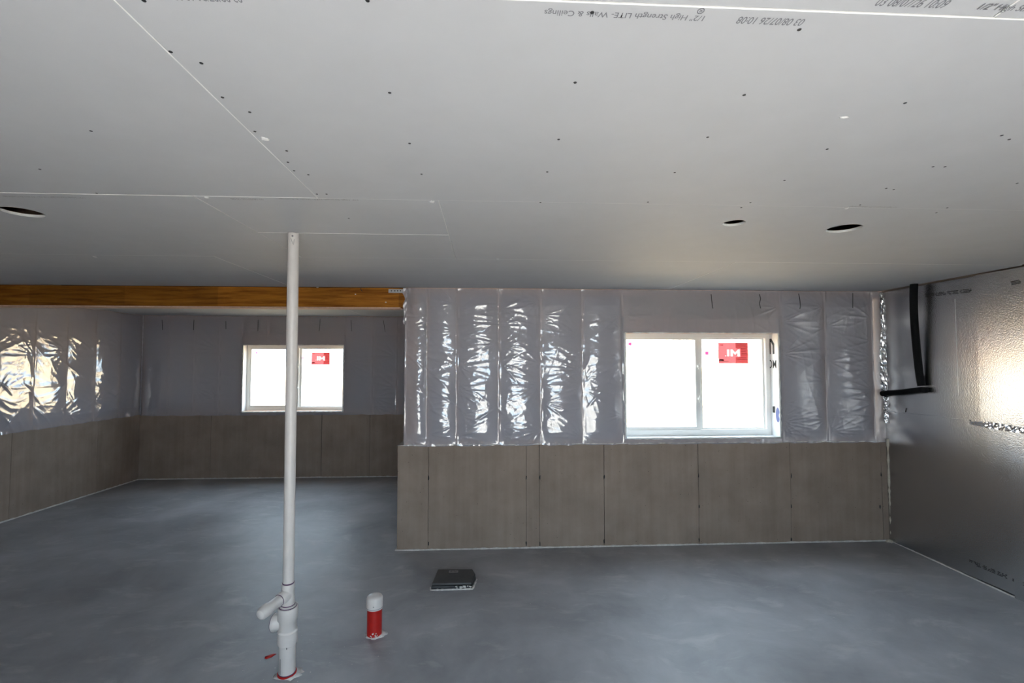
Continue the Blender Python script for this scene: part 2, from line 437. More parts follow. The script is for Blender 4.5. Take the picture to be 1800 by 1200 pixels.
sheet(-5.42, -1.275, YB, YC); sheet(-1.275, -0.215, YB, 2.735, 0.001); sheet(-1.275, -0.215, 2.735, YC); sheet(-0.215, 3.95, YB, YC, 0.0008)
sheet(-5.38, -1.86, YC, D1); sheet(-1.86, 1.80, YC, D1, 0.0008); sheet(1.80, 3.985, YC, D1 + 0.01)
sheet(-5.4, -2.9, D1 + 0.13, 6.07); sheet(-2.9, XE + 0.01, D1 + 0.13, 6.07, 0.001); sheet(-5.36, -1.9, 6.07, D2); sheet(-1.9, XE + 0.01, 6.07, D2)
for i in range(9):                      # joists run front to back above the board
    x = -4.6 + i * 1.02
    box_obj('joist', (x, x + 0.04, YR, D1 + 0.1, CEIL + 0.03, CEIL + 0.26), M['lumber'], ceiling)
def sheet_at(p):
    for o, x0, x1, y0, y1, z0 in sheets:
        if x0 <= p.x <= x1 and y0 <= p.y <= y1: return o, z0
    return sheets[4][0], CEIL
# countersunk screws, dark in their dimples with a torn pale rim
bm = bmesh.new(); lathe(bm, [(0.0046, 0.0), (0.0040, -0.0010), (0.0, -0.0012)], seg=10); screw_me = bpy.data.meshes.new('screw'); bm.to_mesh(screw_me); bm.free(); screw_me.materials.append(M['screw'])
for sx, sy in [(300, 91), (354, 111), (391, 171), (439, 197), (448, 231), (504, 265), (506, 285), (517, 300), (542, 307), (557, 341), (574, 341), (160, 231), (70, 298), (170, 340), (253, 1), (646, 1),
               (1041, 22), (1011, 145), (685, 163), (720, 252), (982, 245), (962, 302), (741, 306), (950, 356), (1186, 303), (1139, 355), (613, 384), (1405, 52), (1308, 167), (1591, 181),
               (1244, 241), (1454, 262), (1761, 238), (1774, 245), (1640, 293), (1661, 293), (1379, 317), (1558, 331), (1571, 333), (1319, 356), (1303, 365), (1512, 360), (1665, 365), (1646, 374), (1788, 322)]:
    p = at_z(sx, sy, CEIL); so, z0 = sheet_at(p)
    o = bpy.data.objects.new('screw', screw_me); link(o, so); o.location = (p.x, p.y, z0); o.rotation_euler = (0, 0, random.random())
# dabs of compound and torn paper
for sx, sy, ru, rv in ((465, 244, 0.012, 0.014), (362, 347, 0.010, 0.010), (760, 355, 0.014, 0.016), (1483, 206, 0.013, 0.006), (875, 455, 0.010, 0.014), (1488, 366, 0.008, 0.012), (166, 451, 0.010, 0.016), (171, 508, 0.009, 0.012)):
    p = at_z(sx, sy, CEIL); so, z0 = sheet_at(p); p.z = z0
    blob('compound_dab', ragged(p, ru, rv), 0.003, M['compound'], so, Vector((0, 0, -1)))
# factory print along the sheet edges (upside down on the near sheet, upright on the one behind)
RX = Vector((1, 0, 0)); RY = Vector((0, 1, 0))
def print_on(body, px_start, px_end, h, mat, flip, name='edge_print'):
    a = at_z(*px_start, CEIL - 0.0004); b = at_z(*px_end, CEIL - 0.0004)
    so, z0 = sheet_at((a + b) / 2); a.z = z0 - 0.0005
    s = -1 if flip else 1
    lettering(name, body, a, RX * s, RY * -s, abs(b.x - a.x), h, mat, so)
print_on('1/2" High Strength LITE- Walls & Ceilings', (1242, 25), (958, 14), 0.021, M['ink'], True)
print_on('03 08/07/26 10:08', (1418, 33.5), (1301, 29), 0.021, M['ink'], True)
print_on('03 08/07/26 10:08', (419, -9), (296, -14), 0.021, M['ink'], True)
print_on('03 08/07/26 10:09', (1535, 11), (1655, 17), 0.023, M['ink'], False)
print_on('1/2" High Strength LITE- Walls & Ceilings', (1712, 20), (1990, 29), 0.023, M['ink'], False)
print_on('1/2" High Strength LITE- Walls & Ceilings', (145, 346), (3, 344), 0.02, M['faint'], True)
print_on('03 08/07/26 10:08', (461, 349.5), (404, 348.5), 0.02, M['faint'], True)
print_on('1/2" High Strength LITE- Walls & Ceilings', (628, 350.5), (490, 349), 0.02, M['faint'], True)
print_on('1/2" High Strength LITE- Walls & Ceilings', (1580, 363), (1497, 361), 0.02, M['faint'], True)
# small ring shaped stamp beside the print
c = at_z(1232, 19, CEIL); so, z0 = sheet_at(c)
bm = bmesh.new()
tube(bm, [(c.x + 0.0065 * math.cos(t), c.y + 0.0075 * math.sin(t), z0 - 0.0004) for t in np.linspace(0, 6.1, 18)], 0.0009, 5)
mesh_obj('stamp_mark', bm, M['ink'], so)
bm = bmesh.new(); tube(bm, [(c.x - 0.003, c.y - 0.003, z0 - 0.0004), (c.x + 0.003, c.y, z0 - 0.0004), (c.x - 0.003, c.y + 0.003, z0 - 0.0004)], 0.0009, 5); mesh_obj('stamp_mark', bm, M['ink'], so)

# ------------------------------------------------------------------ plastic film as a wrinkled height field
def film_sheet(name, O, U, width, z0, z1, nrm, studs, step, seed, opening=None, creases=(), bulge=0.012, fans=60, parent=None, folds=(), crumple=0.0016, skew=1.0):
    """O: start at floor level; U: unit vector along the wall; nrm: into the room; studs: u positions."""
    rng = np.random.default_rng(seed)
    nu, nv = int(width / step) + 1, int((z1 - z0) / step) + 1
    u = np.linspace(0, width, nu); v = np.linspace(z0, z1, nv)
    if opening:
        for arr, vals in ((u, opening[:2]), (v, opening[2:])):
            for val in vals: arr[np.argmin(abs(arr - val))] = val
    Ug, Vg = np.meshgrid(u, v)
    h = np.zeros_like(Ug)
    st = np.sort(np.array(studs))
    # film pushed out by the wool between studs, different in each bay and with height
    for a, b in zip(st, st[1:]):
        w = b - a
        if w > 0.75: continue
        t = (Ug - a - 0.005) / (w - 0.010); ins = (t > 0) & (t < 1)
        prof = np.clip(1 - np.abs(2 * np.clip(t, 0, 1) ** skew - 1) ** 2.1, 0, 1)
        ph = rng.uniform(0, 6); amp = (bulge((a + b) / 2) if callable(bulge) else bulge) * rng.uniform(0.7, 1.25)
        mod = 0.8 + 0.22 * np.sin(Vg * rng.uniform(3, 6) + ph) + 0.1 * np.sin(Vg * 13 + ph * 2)
        ends = np.clip((Vg - z0) / 0.12, 0, 1) * np.clip((z1 - Vg) / 0.16, 0, 1)
        h += np.where(ins, prof * amp * mod * ends, 0)
    # crumple: ridged waves in random directions, gathered in patches inside the bays
    for k in range(16):
        lam = rng.uniform(0.08, 0.3); ang = rng.uniform(0, math.pi); ph = rng.uniform(0, 6)
        w1 = 0.8 * np.sin(Ug * rng.uniform(5, 14) + ph) + 0.8 * np.sin(Vg * rng.uniform(5, 14) + 2 * ph)
        wave = 1 - np.abs(np.sin(math.pi * (Ug * math.cos(ang) + Vg * math.sin(ang)) / lam + w1))
        msk = np.clip(np.sin(Ug * rng.uniform(3, 8) + ph * 3) * np.sin(Vg * rng.uniform(4, 8) + ph * 5) * 1.6 - 0.25, 0, 1)
        h += crumple * rng.uniform(0.5, 1.0) * (lam / 0.15) * wave ** 3 * msk
    # creases fanning out from the staples on the stud edges
    for k in range(fans):
        s = rng.choice(st); side = rng.choice((-1, 1)); pu = s + side * 0.019; pv = rng.uniform(z0 + 0.05, z1 - 0.12)
        du, dv = (Ug - pu) * side, Vg - pv
        R_ = rng.uniform(0.05, 0.11)
        sel = (du > -0.01) & (du < 5 * R_) & (abs(dv) < 5 * R_)
        r = np.hypot(du, dv) + 1e-4; th = np.arctan2(dv, du)
        n = rng.integers(9, 20); ph = rng.uniform(0, 6); tilt = rng.uniform(-0.5, 0.5)
        rid = 1 - np.abs(np.sin(n * th * 0.5 + ph + 0.6 * np.sin(3 * th)))
        fall = (r / R_) * np.exp(1 - r / R_) * np.exp(-((th - tilt) / 0.75) ** 2)
        h += np.where(sel, rng.uniform(0.002, 0.006) * rid ** 1.8 * fall, 0)
    # short horizontal and slanting tension folds
    for (fu, fv, L, ang, amp, wd) in folds:
        c_, s_ = math.cos(ang), math.sin(ang)
        a_ = (Ug - fu) * c_ + (Vg - fv) * s_; b_ = -(Ug - fu) * s_ + (Vg - fv) * c_
        b_ = b_ + 0.06 * a_ ** 2 / max(L, .1)
        h += amp * np.exp(-(a_ / L) ** 2) * np.exp(-(b_ / wd) ** 2)
    for cz in creases:                                    # factory fold lines
        d = Vg - cz
        h += 0.0022 * np.exp(-np.abs(d) / 0.012) - 0.0018 * np.exp(-(d / 0.004) ** 2)
    # crinkled hems
    for edge in (z0, z1):
        d = np.abs(Vg - edge)
        h += 0.006 * np.exp(-d / 0.018) * np.abs(np.sin(Ug * 37 + 2.2 * np.sin(Ug * 9)) * np.sin(Ug * 14.3 + 1))
    # the film is drawn tight over each stud edge unevenly, so the stud faces do not mirror as one strip
    for q in st: h += 0.004 * np.exp(-((Ug - q - 0.006) / 0.009) ** 2) * (0.5 + 0.5 * np.sin(Vg * rng.uniform(16, 30) + q * 50)) - 0.003 * np.exp(-((Ug - q + 0.008) / 0.007) ** 2) * (0.5 + 0.5 * np.sin(Vg * rng.uniform(9, 21) + q * 20))
    h += 0.0007 * np.sin(Ug * 9 + 3 * np.sin(Vg * 4)) * np.sin(Vg * 7 + 2 * np.sin(Ug * 3))
    h += 0.002
    ragz = np.where(Vg == v[0], 0.006 * np.sin(Ug * 23) * np.sin(Ug * 7.7 + 1) - 0.004, 0)
    P = np.array(O)[None, None, :] + Ug[..., None] * np.array(U) + (Vg + ragz)[..., None] * np.array([0, 0, 1.0]) + h[..., None] * np.array(nrm)
    idx = np.arange(nu * nv).reshape(nv, nu)
    q = np.stack([idx[:-1, :-1], idx[:-1, 1:], idx[1:, 1:], idx[1:, :-1]], -1).reshape(-1, 4)
    if opening:
        cu = ((Ug[:-1, :-1] + Ug[1:, 1:]) / 2).ravel(); cv = ((Vg[:-1, :-1] + Vg[1:, 1:]) / 2).ravel()
        q = q[~((cu > opening[0]) & (cu < opening[1]) & (cv > opening[2]) & (cv < opening[3]))]
    me = bpy.data.meshes.new(name)
    me.from_pydata(P.reshape(-1, 3), [], q.tolist())
    me.polygons.foreach_set('use_smooth', np.ones(len(q), bool))
    me.materials.append(M['film']); me.update()
    return link(bpy.data.objects.new(name, me), parent)

from mathutils.bvhtree import BVHTree
TREES = {}
def pen_mark(parent, px):
    """a felt-pen stroke drawn on the film, following its surface"""
    if parent.name not in TREES:
        me = parent.data; co = np.empty(len(me.vertices) * 3); me.vertices.foreach_get('co', co)
        vi = np.empty(len(me.polygons) * 4, int); me.polygons.foreach_get('vertices', vi)
        TREES[parent.name] = BVHTree.FromPolygons(co.reshape(-1, 3).tolist(), vi.reshape(-1, 4).tolist())
    pts = []
    for (xa_, ya_), (xb_, yb_) in zip(px, px[1:]):
        for k in range(5):
            d = ray(xa_ + (xb_ - xa_) * k / 4, ya_ + (yb_ - ya_) * k / 4).normalized()
            hit = TREES[parent.name].ray_cast(Vector((0, 0, EYE)), d)
            if hit[0] is not None and (not pts or (pts[-1] - hit[0]).length > 0.004): pts.append(hit[0] - d * 0.0015)
    if len(pts) < 2: return
    bm = bmesh.new(); tube(bm, pts, 0.0034, 6); mesh_obj('pen_mark', bm, M['black'], parent)

def framing(wall, O, U, nin, width, studs, opening=None, thick=0.14, label=None):
    """plates, studs, wool and sheathing behind the film; nin points INTO the wall (away from the room)"""
    O, U, nin = Vector(O), Vector(U), Vector(nin)
    def slab(name, u0, u1, z0, z1, d0, d1, mat):
        bm = bmesh.new()
        vs = [O + U * a + nin * b + Vector((0, 0, c)) for a, b, c in ((u0, d0, z0), (u1, d0, z0), (u1, d1, z0), (u0, d1, z0), (u0, d0, z1), (u1, d0, z1), (u1, d1, z1), (u0, d1, z1))]
        v = [bm.verts.new(p) for p in vs]
        for f in ((3, 2, 1, 0), (4, 5, 6, 7), (0, 1, 5, 4), (1, 2, 6, 5), (2, 3, 7, 6), (3, 0, 4, 7)): bm.faces.new([v[i] for i in f])
        return mesh_obj(name, bm, mat, wall)
    slab('bottom_plate', 0, width, LEDGE, LEDGE + 0.038, 0.004, thick, M['lumber'])
    slab('top_plate', 0, width, CEIL - 0.06, CEIL + 0.25, 0.004, thick, M['lumber'])
    def in_open(u): return opening and opening[0] - 0.02 < u < opening[1] + 0.02
    for s in studs:
        if in_open(s):
            slab('cripple_stud', s - 0.019, s + 0.019, opening[3] + 0.16, CEIL - 0.06, 0.004, thick, M['lumber'])
        else:
            slab('stud', s - 0.019, s + 0.019, LEDGE + 0.038, CEIL - 0.06, 0.004, thick, M['lumber'])
    if opening:
        slab('window_header', opening[0] - 0.06, opening[1] + 0.06, opening[3] + 0.012, opening[3] + 0.16, 0.004, thick, M['lumber'])
        for s in (opening[0] - 0.035, opening[1] + 0.035): slab('trimmer_stud', s - 0.019, s + 0.019, LEDGE + 0.038, opening[3] + 0.012, 0.004, thick, M['lumber'])
    for a, b in zip(studs, studs[1:]):
        if opening and not (b <= opening[0] or a >= opening[1]): continue
        slab('insulation_batt', a + 0.02, b - 0.02, LEDGE + 0.038, CEIL - 0.06, 0.02, thick - 0.01, M['batt'])
    if opening:
        for (a, b, c, d) in ((0, opening[0] - 0.02, LEDGE - 0.06, CEIL + 0.3), (opening[1] + 0.02, width, LEDGE - 0.06, CEIL + 0.3), (opening[0] - 0.02, opening[1] + 0.02, opening[3] + 0.012, CEIL + 0.3), (opening[0] - 0.02, opening[1] + 0.02, LEDGE - 0.06, opening[2] - 0.012)):
            slab('sheathing', a, b, c, d, thick, thick + 0.055, M['sheath'])
    else:
        slab('sheathing', 0, width, LEDGE - 0.06, CEIL + 0.3, thick, thick + 0.055, M['sheath'])

def half_wall(name, O, U, nin, width, seams, label, thick=0.2, top=LEDGE):
    """cast concrete half wall: a core with form-panel faces that stand a little proud, joints recessed"""
    O, U, nin = Vector(O), Vector(U), Vector(nin)
    def slab(nm, u0, u1, z0, z1, d0, d1, parent, bev=0.0):
        bm = bmesh.new()
        v = [bm.verts.new(O + U * a + nin * b + Vector((0, 0, c))) for a, b, c in ((u0, d0, z0), (u1, d0, z0), (u1, d1, z0), (u0, d1, z0), (u0, d0, z1), (u1, d0, z1), (u1, d1, z1), (u0, d1, z1))]
        for f in ((3, 2, 1, 0), (4, 5, 6, 7), (0, 1, 5, 4), (1, 2, 6, 5), (2, 3, 7, 6), (3, 0, 4, 7)): bm.faces.new([v[i] for i in f])
        if bev: bevel(bm, bev, 1)
        return mesh_obj(nm, bm, M['concrete'], parent)
    core = slab(name, 0, width, -0.1, top - 0.001, 0.016, thick, None)
    tag(core, label, 'wall', kind='structure')
    ed = [0] + list(seams) + [width]
    for a, b in zip(ed, ed[1:]):
        slab('form_panel', a + 0.0022, b - 0.0022, 0.0, top, random.uniform(-0.002, 0.001), 0.0165, core, 0.0012)
    return core

def bead(name, pts, r, mat, parent, jit=0.4, step=0.03):
    """an uneven run of sealant between points"""
    P = []
    for a, b in zip(pts, pts[1:]):
        a, b = Vector(a), Vector(b); n = max(2, int((b - a).length / step))
        P += [a.lerp(b, i / n) for i in range(n)]
    P.append(Vector(pts[-1]))
    rr = [r * random.uniform(1 - jit, 1 + jit) for _ in P]
    bm = bmesh.new(); tube(bm, P, rr, 7)
    return mesh_obj(name, bm, mat, parent, True)

# ------------------------------------------------------------------ front window wall
WF = 4.03 - XE                                             # its width
def uf(px, py=650): return at_y(px, py, D1).x - XE
seams_f = [uf(p, 870) for p in (753, 925, 948, 1062, 1228, 1390, 1551)]
wall_front = half_wall('wall_front', (XE, D1, 0), (1, 0, 0), (0, 1, 0), WF, seams_f, 'brown grey cast concrete half wall below the larger window')
op_f = (uf(1098.5), uf(1369), at_y(1235, 769.5, D1).z, at_y(1235, 585, D1).z)
studs_f = [0.085, 0.125, 0.165, uf(751)] + [uf(p) for p in (803, 877, 951, 1024)] + [op_f[0] - 0.02] + [uf(1175), uf(1265)] + [op_f[1] + 0.02] + [uf(p) for p in (1452, 1535)]
FO = (XE + 0.06, 0)                                          # film starts a little in from the concrete end
framing(wall_front, (XE + 0.06, D1 + 0.004, 0), (1, 0, 0), (0, 1, 0), WF - 0.06, [max(0.02, s - 0.06) for s in studs_f], (op_f[0] - 0.06, op_f[1] - 0.06, op_f[2], op_f[3]))
zc = [at_y(900, p, D1).z for p in (558, 616, 675)] + [1.24]
folds_f = []
rng = random.Random(3)
for px, py in ((860, 536), (880, 546), (850, 555), (890, 552), (905, 566), (870, 572), (840, 570)):
    folds_f.append((uf(px) - 0.06, at_y(px, py, D1).z, rng.uniform(0.12, 0.22), rng.uniform(-0.12, 0.12), 0.0035, 0.010))
for px, py, ang, L in ((760, 655, -0.75, 0.2), (745, 690, -0.95, 0.2), (785, 700, -0.6, 0.2), (735, 640, -0.8, 0.16), (842, 735, 0.55, 0.12), (855, 728, 0.6, 0.12), (836, 745, 0.45, 0.1), (880, 722, -0.7, 0.05),
                       (900, 660, -0.9, 0.09), (912, 650, -0.5, 0.07), (945, 765, 0.9, 0.06), (835, 690, -0.5, 0.09), (825, 700, -0.5, 0.09), (1045, 700, 0.8, 0.08)):
    folds_f.append((uf(px) - 0.06, at_y(px, py, D1).z, L, ang, 0.0045, 0.011))
studs_film = [s for s in studs_f if s < op_f[0] or s > op_f[1]]
film_front = film_sheet('plastic_sheet', (XE + 0.06, D1, 0), (1, 0, 0), WF - 0.065, LEDGE - 0.006, CEIL - 0.004, (0, -1, 0), [s - 0.06 for s in studs_film if s < 0.1 or s > 0.2], 0.0075, 11,
                        (op_f[0] - 0.06, op_f[1] - 0.06, op_f[2], op_f[3]), zc, 0.034, 150, None, folds_f, 0.0016)
tag(film_front, 'wrinkled clear plastic sheeting stapled over studs around the larger window', 'plastic sheet')
for pts in (((1250, 517), (1251, 528), (1253, 542)), ((1335, 517), (1337, 525), (1335, 533), (1337, 542)), ((1404, 516), (1406, 527), (1407, 538), (1406, 543)), ((1499, 515), (1499, 528), (1499, 541))):
    pen_mark(film_front, pts)
bead('sealant_bead', [(XE - 0.004, D2, 0.004), (XE - 0.006, D1 - 0.006, 0.004), (4.025, D1 - 0.006, 0.004)], 0.009, M['mortar'], wall_front)
bead('sealant_bead', [(XE, D1 - 0.004, LEDGE + 0.002), (4.02, D1 - 0.004, LEDGE + 0.002)], 0.0035, M['mortar'], wall_front, 0.7)
bead('foam_bead', [at_y(1561, 771, D1 - 0.02), at_y(1563, 830, D1 - 0.02), at_y(1566, 900, D1 - 0.02), at_y(1569, 948, D1 - 0.02)], 0.014, M['foam'], wall_front, 0.35)
for px, py in ((753, 840), (753, 955), (925, 839), (925, 955), (949, 839), (949, 955), (1062, 838), (1062, 951), (1228, 836), (1229, 890), (1229, 949), (1391, 836), (1391, 890), (1391, 948), (1549, 834), (1547, 890)):
    p = at_y(px, py, D1 - 0.0012)
    blob('form_tie_mark', ragged(p, 0.006, 0.022, RX, Vector((0, 0, 1)), 9), 0.0015, M['screw'], wall_front, Vector((0, -1, 0)))
blob('grout_dab', ragged(Vector((4.0, D1 - 0.03, 0.0)), 0.04, 0.03), 0.02, M['foam'], wall_front)

# ------------------------------------------------------------------ return wall, far wall, left wall
wall_return = half_wall('wall_return', (XE, D2, 0), (0, -1, 0), (1, 0, 0), D2 - D1 - 0.21, [0.8, 1.7, 2.4], 'concrete side face of the half wall beside the beam opening')
framing(wall_return, (XE + 0.06, D2, 0), (0, -1, 0), (1, 0, 0), D2 - D1 - 0.21, [0.05, 0.45, 0.85, 1.25, 1.65, 2.05, 2.45])
film_return = film_sheet('plastic_sheet', (XE + 0.058, D2, 0), (0, -1, 0), D2 - D1, LEDGE, CEIL - 0.004, (-1, 0, 0), [0.05, 0.45, 0.85, 1.25, 1.65, 2.05, 2.45, 2.9], 0.02, 5, None, zc, 0.012, 30)
tag(film_return, 'plastic sheeting on the side return beside the beam opening', 'plastic sheet')

XB0 = xl(D2) - 0.01
WB = XE + 0.06 - XB0
def ub(px, py=650): return at_y(px, py, D2).x - XB0
wall_back = half_wall('wall_back', (XB0, D2, 0), (1, 0, 0), (0, 1, 0), WB, [ub(p, 790) for p in (370, 500, 565, 650)], 'dark concrete half wall at the back under the smaller window')
op_b = (ub(427), ub(604), at_y(515, 723.5, D2).z, at_y(515, 606.5, D2).z)
studs_b = [0.03] + [ub(p) for p in (296, 341, 385)] + [op_b[0] - 0.02, ub(470), ub(540), op_b[1] + 0.02] + [ub(p) for p in (655, 698)] + [WB - 0.03]
framing(wall_back, (XB0, D2 + 0.004, 0), (1, 0, 0), (0, 1, 0), WB, studs_b, op_b)
film_back = film_sheet('plastic_sheet', (XB0, D2, 0), (1, 0, 0), WB - 0.004, LEDGE - 0.02, CEIL - 0.004, (0, -1, 0), studs_b, 0.012, 21, op_b, zc, 0.006, 30, None, (), 0.0006)
tag(film_back, 'plastic sheeting on the back wall around the smaller window', 'plastic sheet')
for pts in (((285, 562), (286, 580)), ((341, 562), (340, 580)), ((397, 564), (397, 578)), ((454, 562), (453, 582)), ((563, 560), (561, 582)), ((617, 562), (618, 582)), ((674, 563), (677, 583))):
    pen_mark(film_back, pts)
bead('sealant_bead', [(XB0, D2 - 0.006, 0.004), (XE - 0.005, D2 - 0.006, 0.004)], 0.010, M['mortar'], wall_back)

LU = Vector((xl(YR) - xl(D2), YR - D2, 0)); LW = LU.length; LU.normalize(); LN = Vector((LU.y, -LU.x, 0)); LN = LN if LN.x > 0 else -LN
LO = Vector((xl(D2), D2, 0))
def ul(px, py): 
    p = at_x(px, py, -5.33); p = at_x(px, py, xl(p.y)); return (p - LO).dot(LU)
wall_left = half_wall('wall_left', LO, LU, -LN, LW, [0.75, ul(18, 830), 2.75, 3.35, 4.5, 5.7, 6.9, 8.1], 'concrete half wall along the left side')
studs_l = [0.03] + [0.42 * k for k in range(1, 21)]
framing(wall_left, LO, LU, -LN, LW, studs_l)
rng = random.Random(9)
folds_l = [(rng.uniform(0.3, 2.6), rng.uniform(1.05, 2.1), rng.uniform(0.06, 0.2), rng.choice((-1, 1)) * rng.uniform(0.4, 1.2), rng.uniform(0.003, 0.006), rng.uniform(0.008, 0.014)) for _ in range(70)]
film_left = film_sheet('plastic_sheet', LO + LN * 0.002, LU, LW, LEDGE - 0.004, CEIL - 0.004, LN, studs_l, 0.011, 31, None, [2.17, 1.85, 1.5], lambda q: max(0.013, 0.040 - 0.018 * q), 70, None, folds_l[:26], 0.0017, 0.6)
tag(film_left, 'shiny crumpled plastic sheeting stapled along the left wall', 'plastic sheet')
box_obj('corner_light_block', (XB0 - 0.25, XB0 + 0.001, D2 - 0.02, D2 + 0.21, -0.1, CEIL + 0.3), M['concrete'], wall_left)  # added unseen block that keeps daylight from leaking through the wall corner
p0 = LO + LN * 0.006; p1 = LO + LU * LW + LN * 0.006
bead('sealant_bead', [(p0.x, p0.y, 0.004), (p1.x, p1.y, 0.004)], 0.010, M['mortar'], wall_left)
bead('sealant_bead', [(XB0 + 0.02, D2 - 0.02, LEDGE), (XB0 + 0.02, D2 - 0.02, CEIL)], 0.007, M['batt'], wall_left, 0.5)

# ------------------------------------------------------------------ foil-faced boards on the right
a, b = Vector((xr(D1), D1, 0)), Vector((xr(YR), YR, 0))
RU = (b - a).normalized(); RW = (b - a).length; RN = Vector((-1, 0, 0)); RN = (RN - RU * RN.dot(RU)).normalized()
def rslab(nm, u0, u1, z0, z1, d0, d1, mat, parent, bev=0, tilt=0.0):
    bm = bmesh.new()
    v = [bm.verts.new(a + RU * p - RN * (q + (tilt * (2 * (p - u0) / (u1 - u0) - 1) if q == d0 else 0)) + Vector((0, 0, c))) for p, q, c in ((u0, d0, z0), (u1, d0, z0), (u1, d1, z0), (u0, d1, z0), (u0, d0, z1), (u1, d0, z1), (u1, d1, z1), (u0, d1, z1))]
    for f in ((3, 2, 1, 0), (4, 5, 6, 7), (0, 1, 5, 4), (1, 2, 6, 5), (2, 3, 7, 6), (3, 0, 4, 7)): bm.faces.new([v[i] for i in f])
    if bev: bevel(bm, bev, 1)
    return mesh_obj(nm, bm, mat, parent)
BOARDS, TILT = [], [0.012, 0.022, 0.022, 0.022, 0.022]
def on_r(px, py, off=0.0):
    """point on the foil face seen at a pixel, lifted off the face by off"""
    d = ray(px, py); n = RN; o = Vector((0, 0, EYE)); t = (a + RN * off - o).dot(n) / d.dot(n); p = o + d * t
    if BOARDS:
        u = (p - a).dot(RU); row = BOARDS[0] if p.z > zs else BOARDS[1]
        for (u0, u1), tl in zip(zip(row, row[1:]), TILT):
            if u0 <= u <= u1: off += tl * (1 - 2 * (u - u0) / (u1 - u0)) + 0.001
        t = (a + RN * off - o).dot(n) / d.dot(n); p = o + d * t
    return p
def ur(px, py): return (on_r(px, py) - a).dot(RU)
wall_right = rslab('wall_right', -0.3, RW + 0.2, -0.1, CEIL + 0.3, 0.03, 0.22, M['concrete'], None)
tag(wall_right, 'right wall lined with silver foil insulation boards', 'wall', kind='structure')
zs = (on_r(1600, 730).z + on_r(1780, 755).z) / 2
up_s = [0.0, ur(1724, 640), ur(1724, 640) + 1.22, ur(1724, 640) + 2.44, ur(1724, 640) + 3.66, RW]
lo_s = [0.0, ur(1777, 800), ur(1777, 800) + 1.22, ur(1777, 800) + 2.44, ur(1777, 800) + 3.66, RW]
BOARDS += [up_s, lo_s]
for i in range(5):
    rslab('foil_board', up_s[i] + 0.0015, up_s[i + 1] - 0.0015, zs + 0.006, CEIL - 0.012, random.uniform(-0.001, 0.001), 0.03, M['foil'], wall_right, 0, TILT[i])
    rslab('foil_board', lo_s[i] + 0.0015, lo_s[i + 1] - 0.0015, 0.006, zs - 0.006, random.uniform(0, 0.002), 0.03, M['foil'], wall_right, 0, TILT[i])
# crinkled tape along the horizontal joint: smooth near the corner, torn and bright further out
def tape_strip(name, path, wid_dir, wid, seed, amp, parent, nrm, step=0.006, ncol=9, mat='tape'):
    rg = random.Random(seed); path = [Vector(p) for p in path]; P = []; W = []
    for (p, q), (w0, w1) in zip(zip(path, path[1:]), zip(wid, wid[1:])):
        n = max(1, int((q - p).length / step))
        P += [p.lerp(q, i / n) for i in range(n)]; W += [w0 + (w1 - w0) * i / n for i in range(n)]
    P.append(path[-1]); W.append(wid[-1])
    bm = bmesh.new(); rows = []
    for p, w in zip(P, W):
        e0, e1 = rg.uniform(-.1, .1) * w, rg.uniform(-.1, .1) * w
        rows.append([bm.verts.new(p + Vector(wid_dir) * ((j / (ncol - 1) - 0.5) * (w) + (e0 if j == 0 else e1 if j == ncol - 1 else 0)) + Vector(nrm) * (0.002 + rg.random() * amp)) for j in range(ncol)])
    for r0, r1 in zip(rows, rows[1:]):
        for j in range(ncol - 1): bm.faces.new((r0[j], r0[j + 1], r1[j + 1], r1[j]))
    return mesh_obj(name, bm, M[mat], parent)
Z = Vector((0, 0, 1))
t0, t1, t2 = on_r(1562, 727, .001), on_r(1705, 743, .001), on_r(1730, 746, .001)
t1b = on_r(1705, 743, .006); t2 = on_r(1732, 746, .003); t2b = on_r(1795, 756, .003)
t3 = a + RU * (up_s[2] - 0.05) + Vector((0, 0, zs)) - RN * .016
tape_strip('foil_tape', [t0, t1], Z, [0.05, 0.05], 1, 0.0006, wall_right, RN, 0.04, 4, 'foil')
tape_strip('foil_tape', [t1b, t2, t2b, t3], Z, [0.02, 0.05, 0.045, 0.045], 2, 0.004, wall_right, RN, 0.012, 5)
# tape crumpled down the corner with the window wall
cz = [on_r(1552, p).z for p in (516, 545, 575, 600, 640, 690)]
cx, cy = a.x - 0.02, D1 - 0.024
tape_strip('foil_tape', [(cx, cy, z) for z in (CEIL - 0.02, cz[1], cz[2], cz[3], cz[4], cz[5])], Vector((0.72, -0.69, 0)), [0.045, 0.055, 0.035, 0.055, 0.085, 0.075], 3, 0.009, wall_right, Vector((-0.7, -0.7, 0)), 0.022, 8)
tape_strip('foil_tape', [(cx, cy, z) for z in (cz[5], cz[5] - 0.1, cz[5] - 0.2, cz[5] - 0.3)], Vector((0.72, -0.69, 0)), [0.06, 0.025, 0.05, 0.02], 4, 0.012, wall_right, Vector((-0.7, -0.7, 0)), 0.01, 6)
bead('sealant_bead', [a + RN * 0.004 + Z * 0.003, b + RN * 0.004 + Z * 0.003], 0.0075, M['mortar'], wall_right, 0.25)
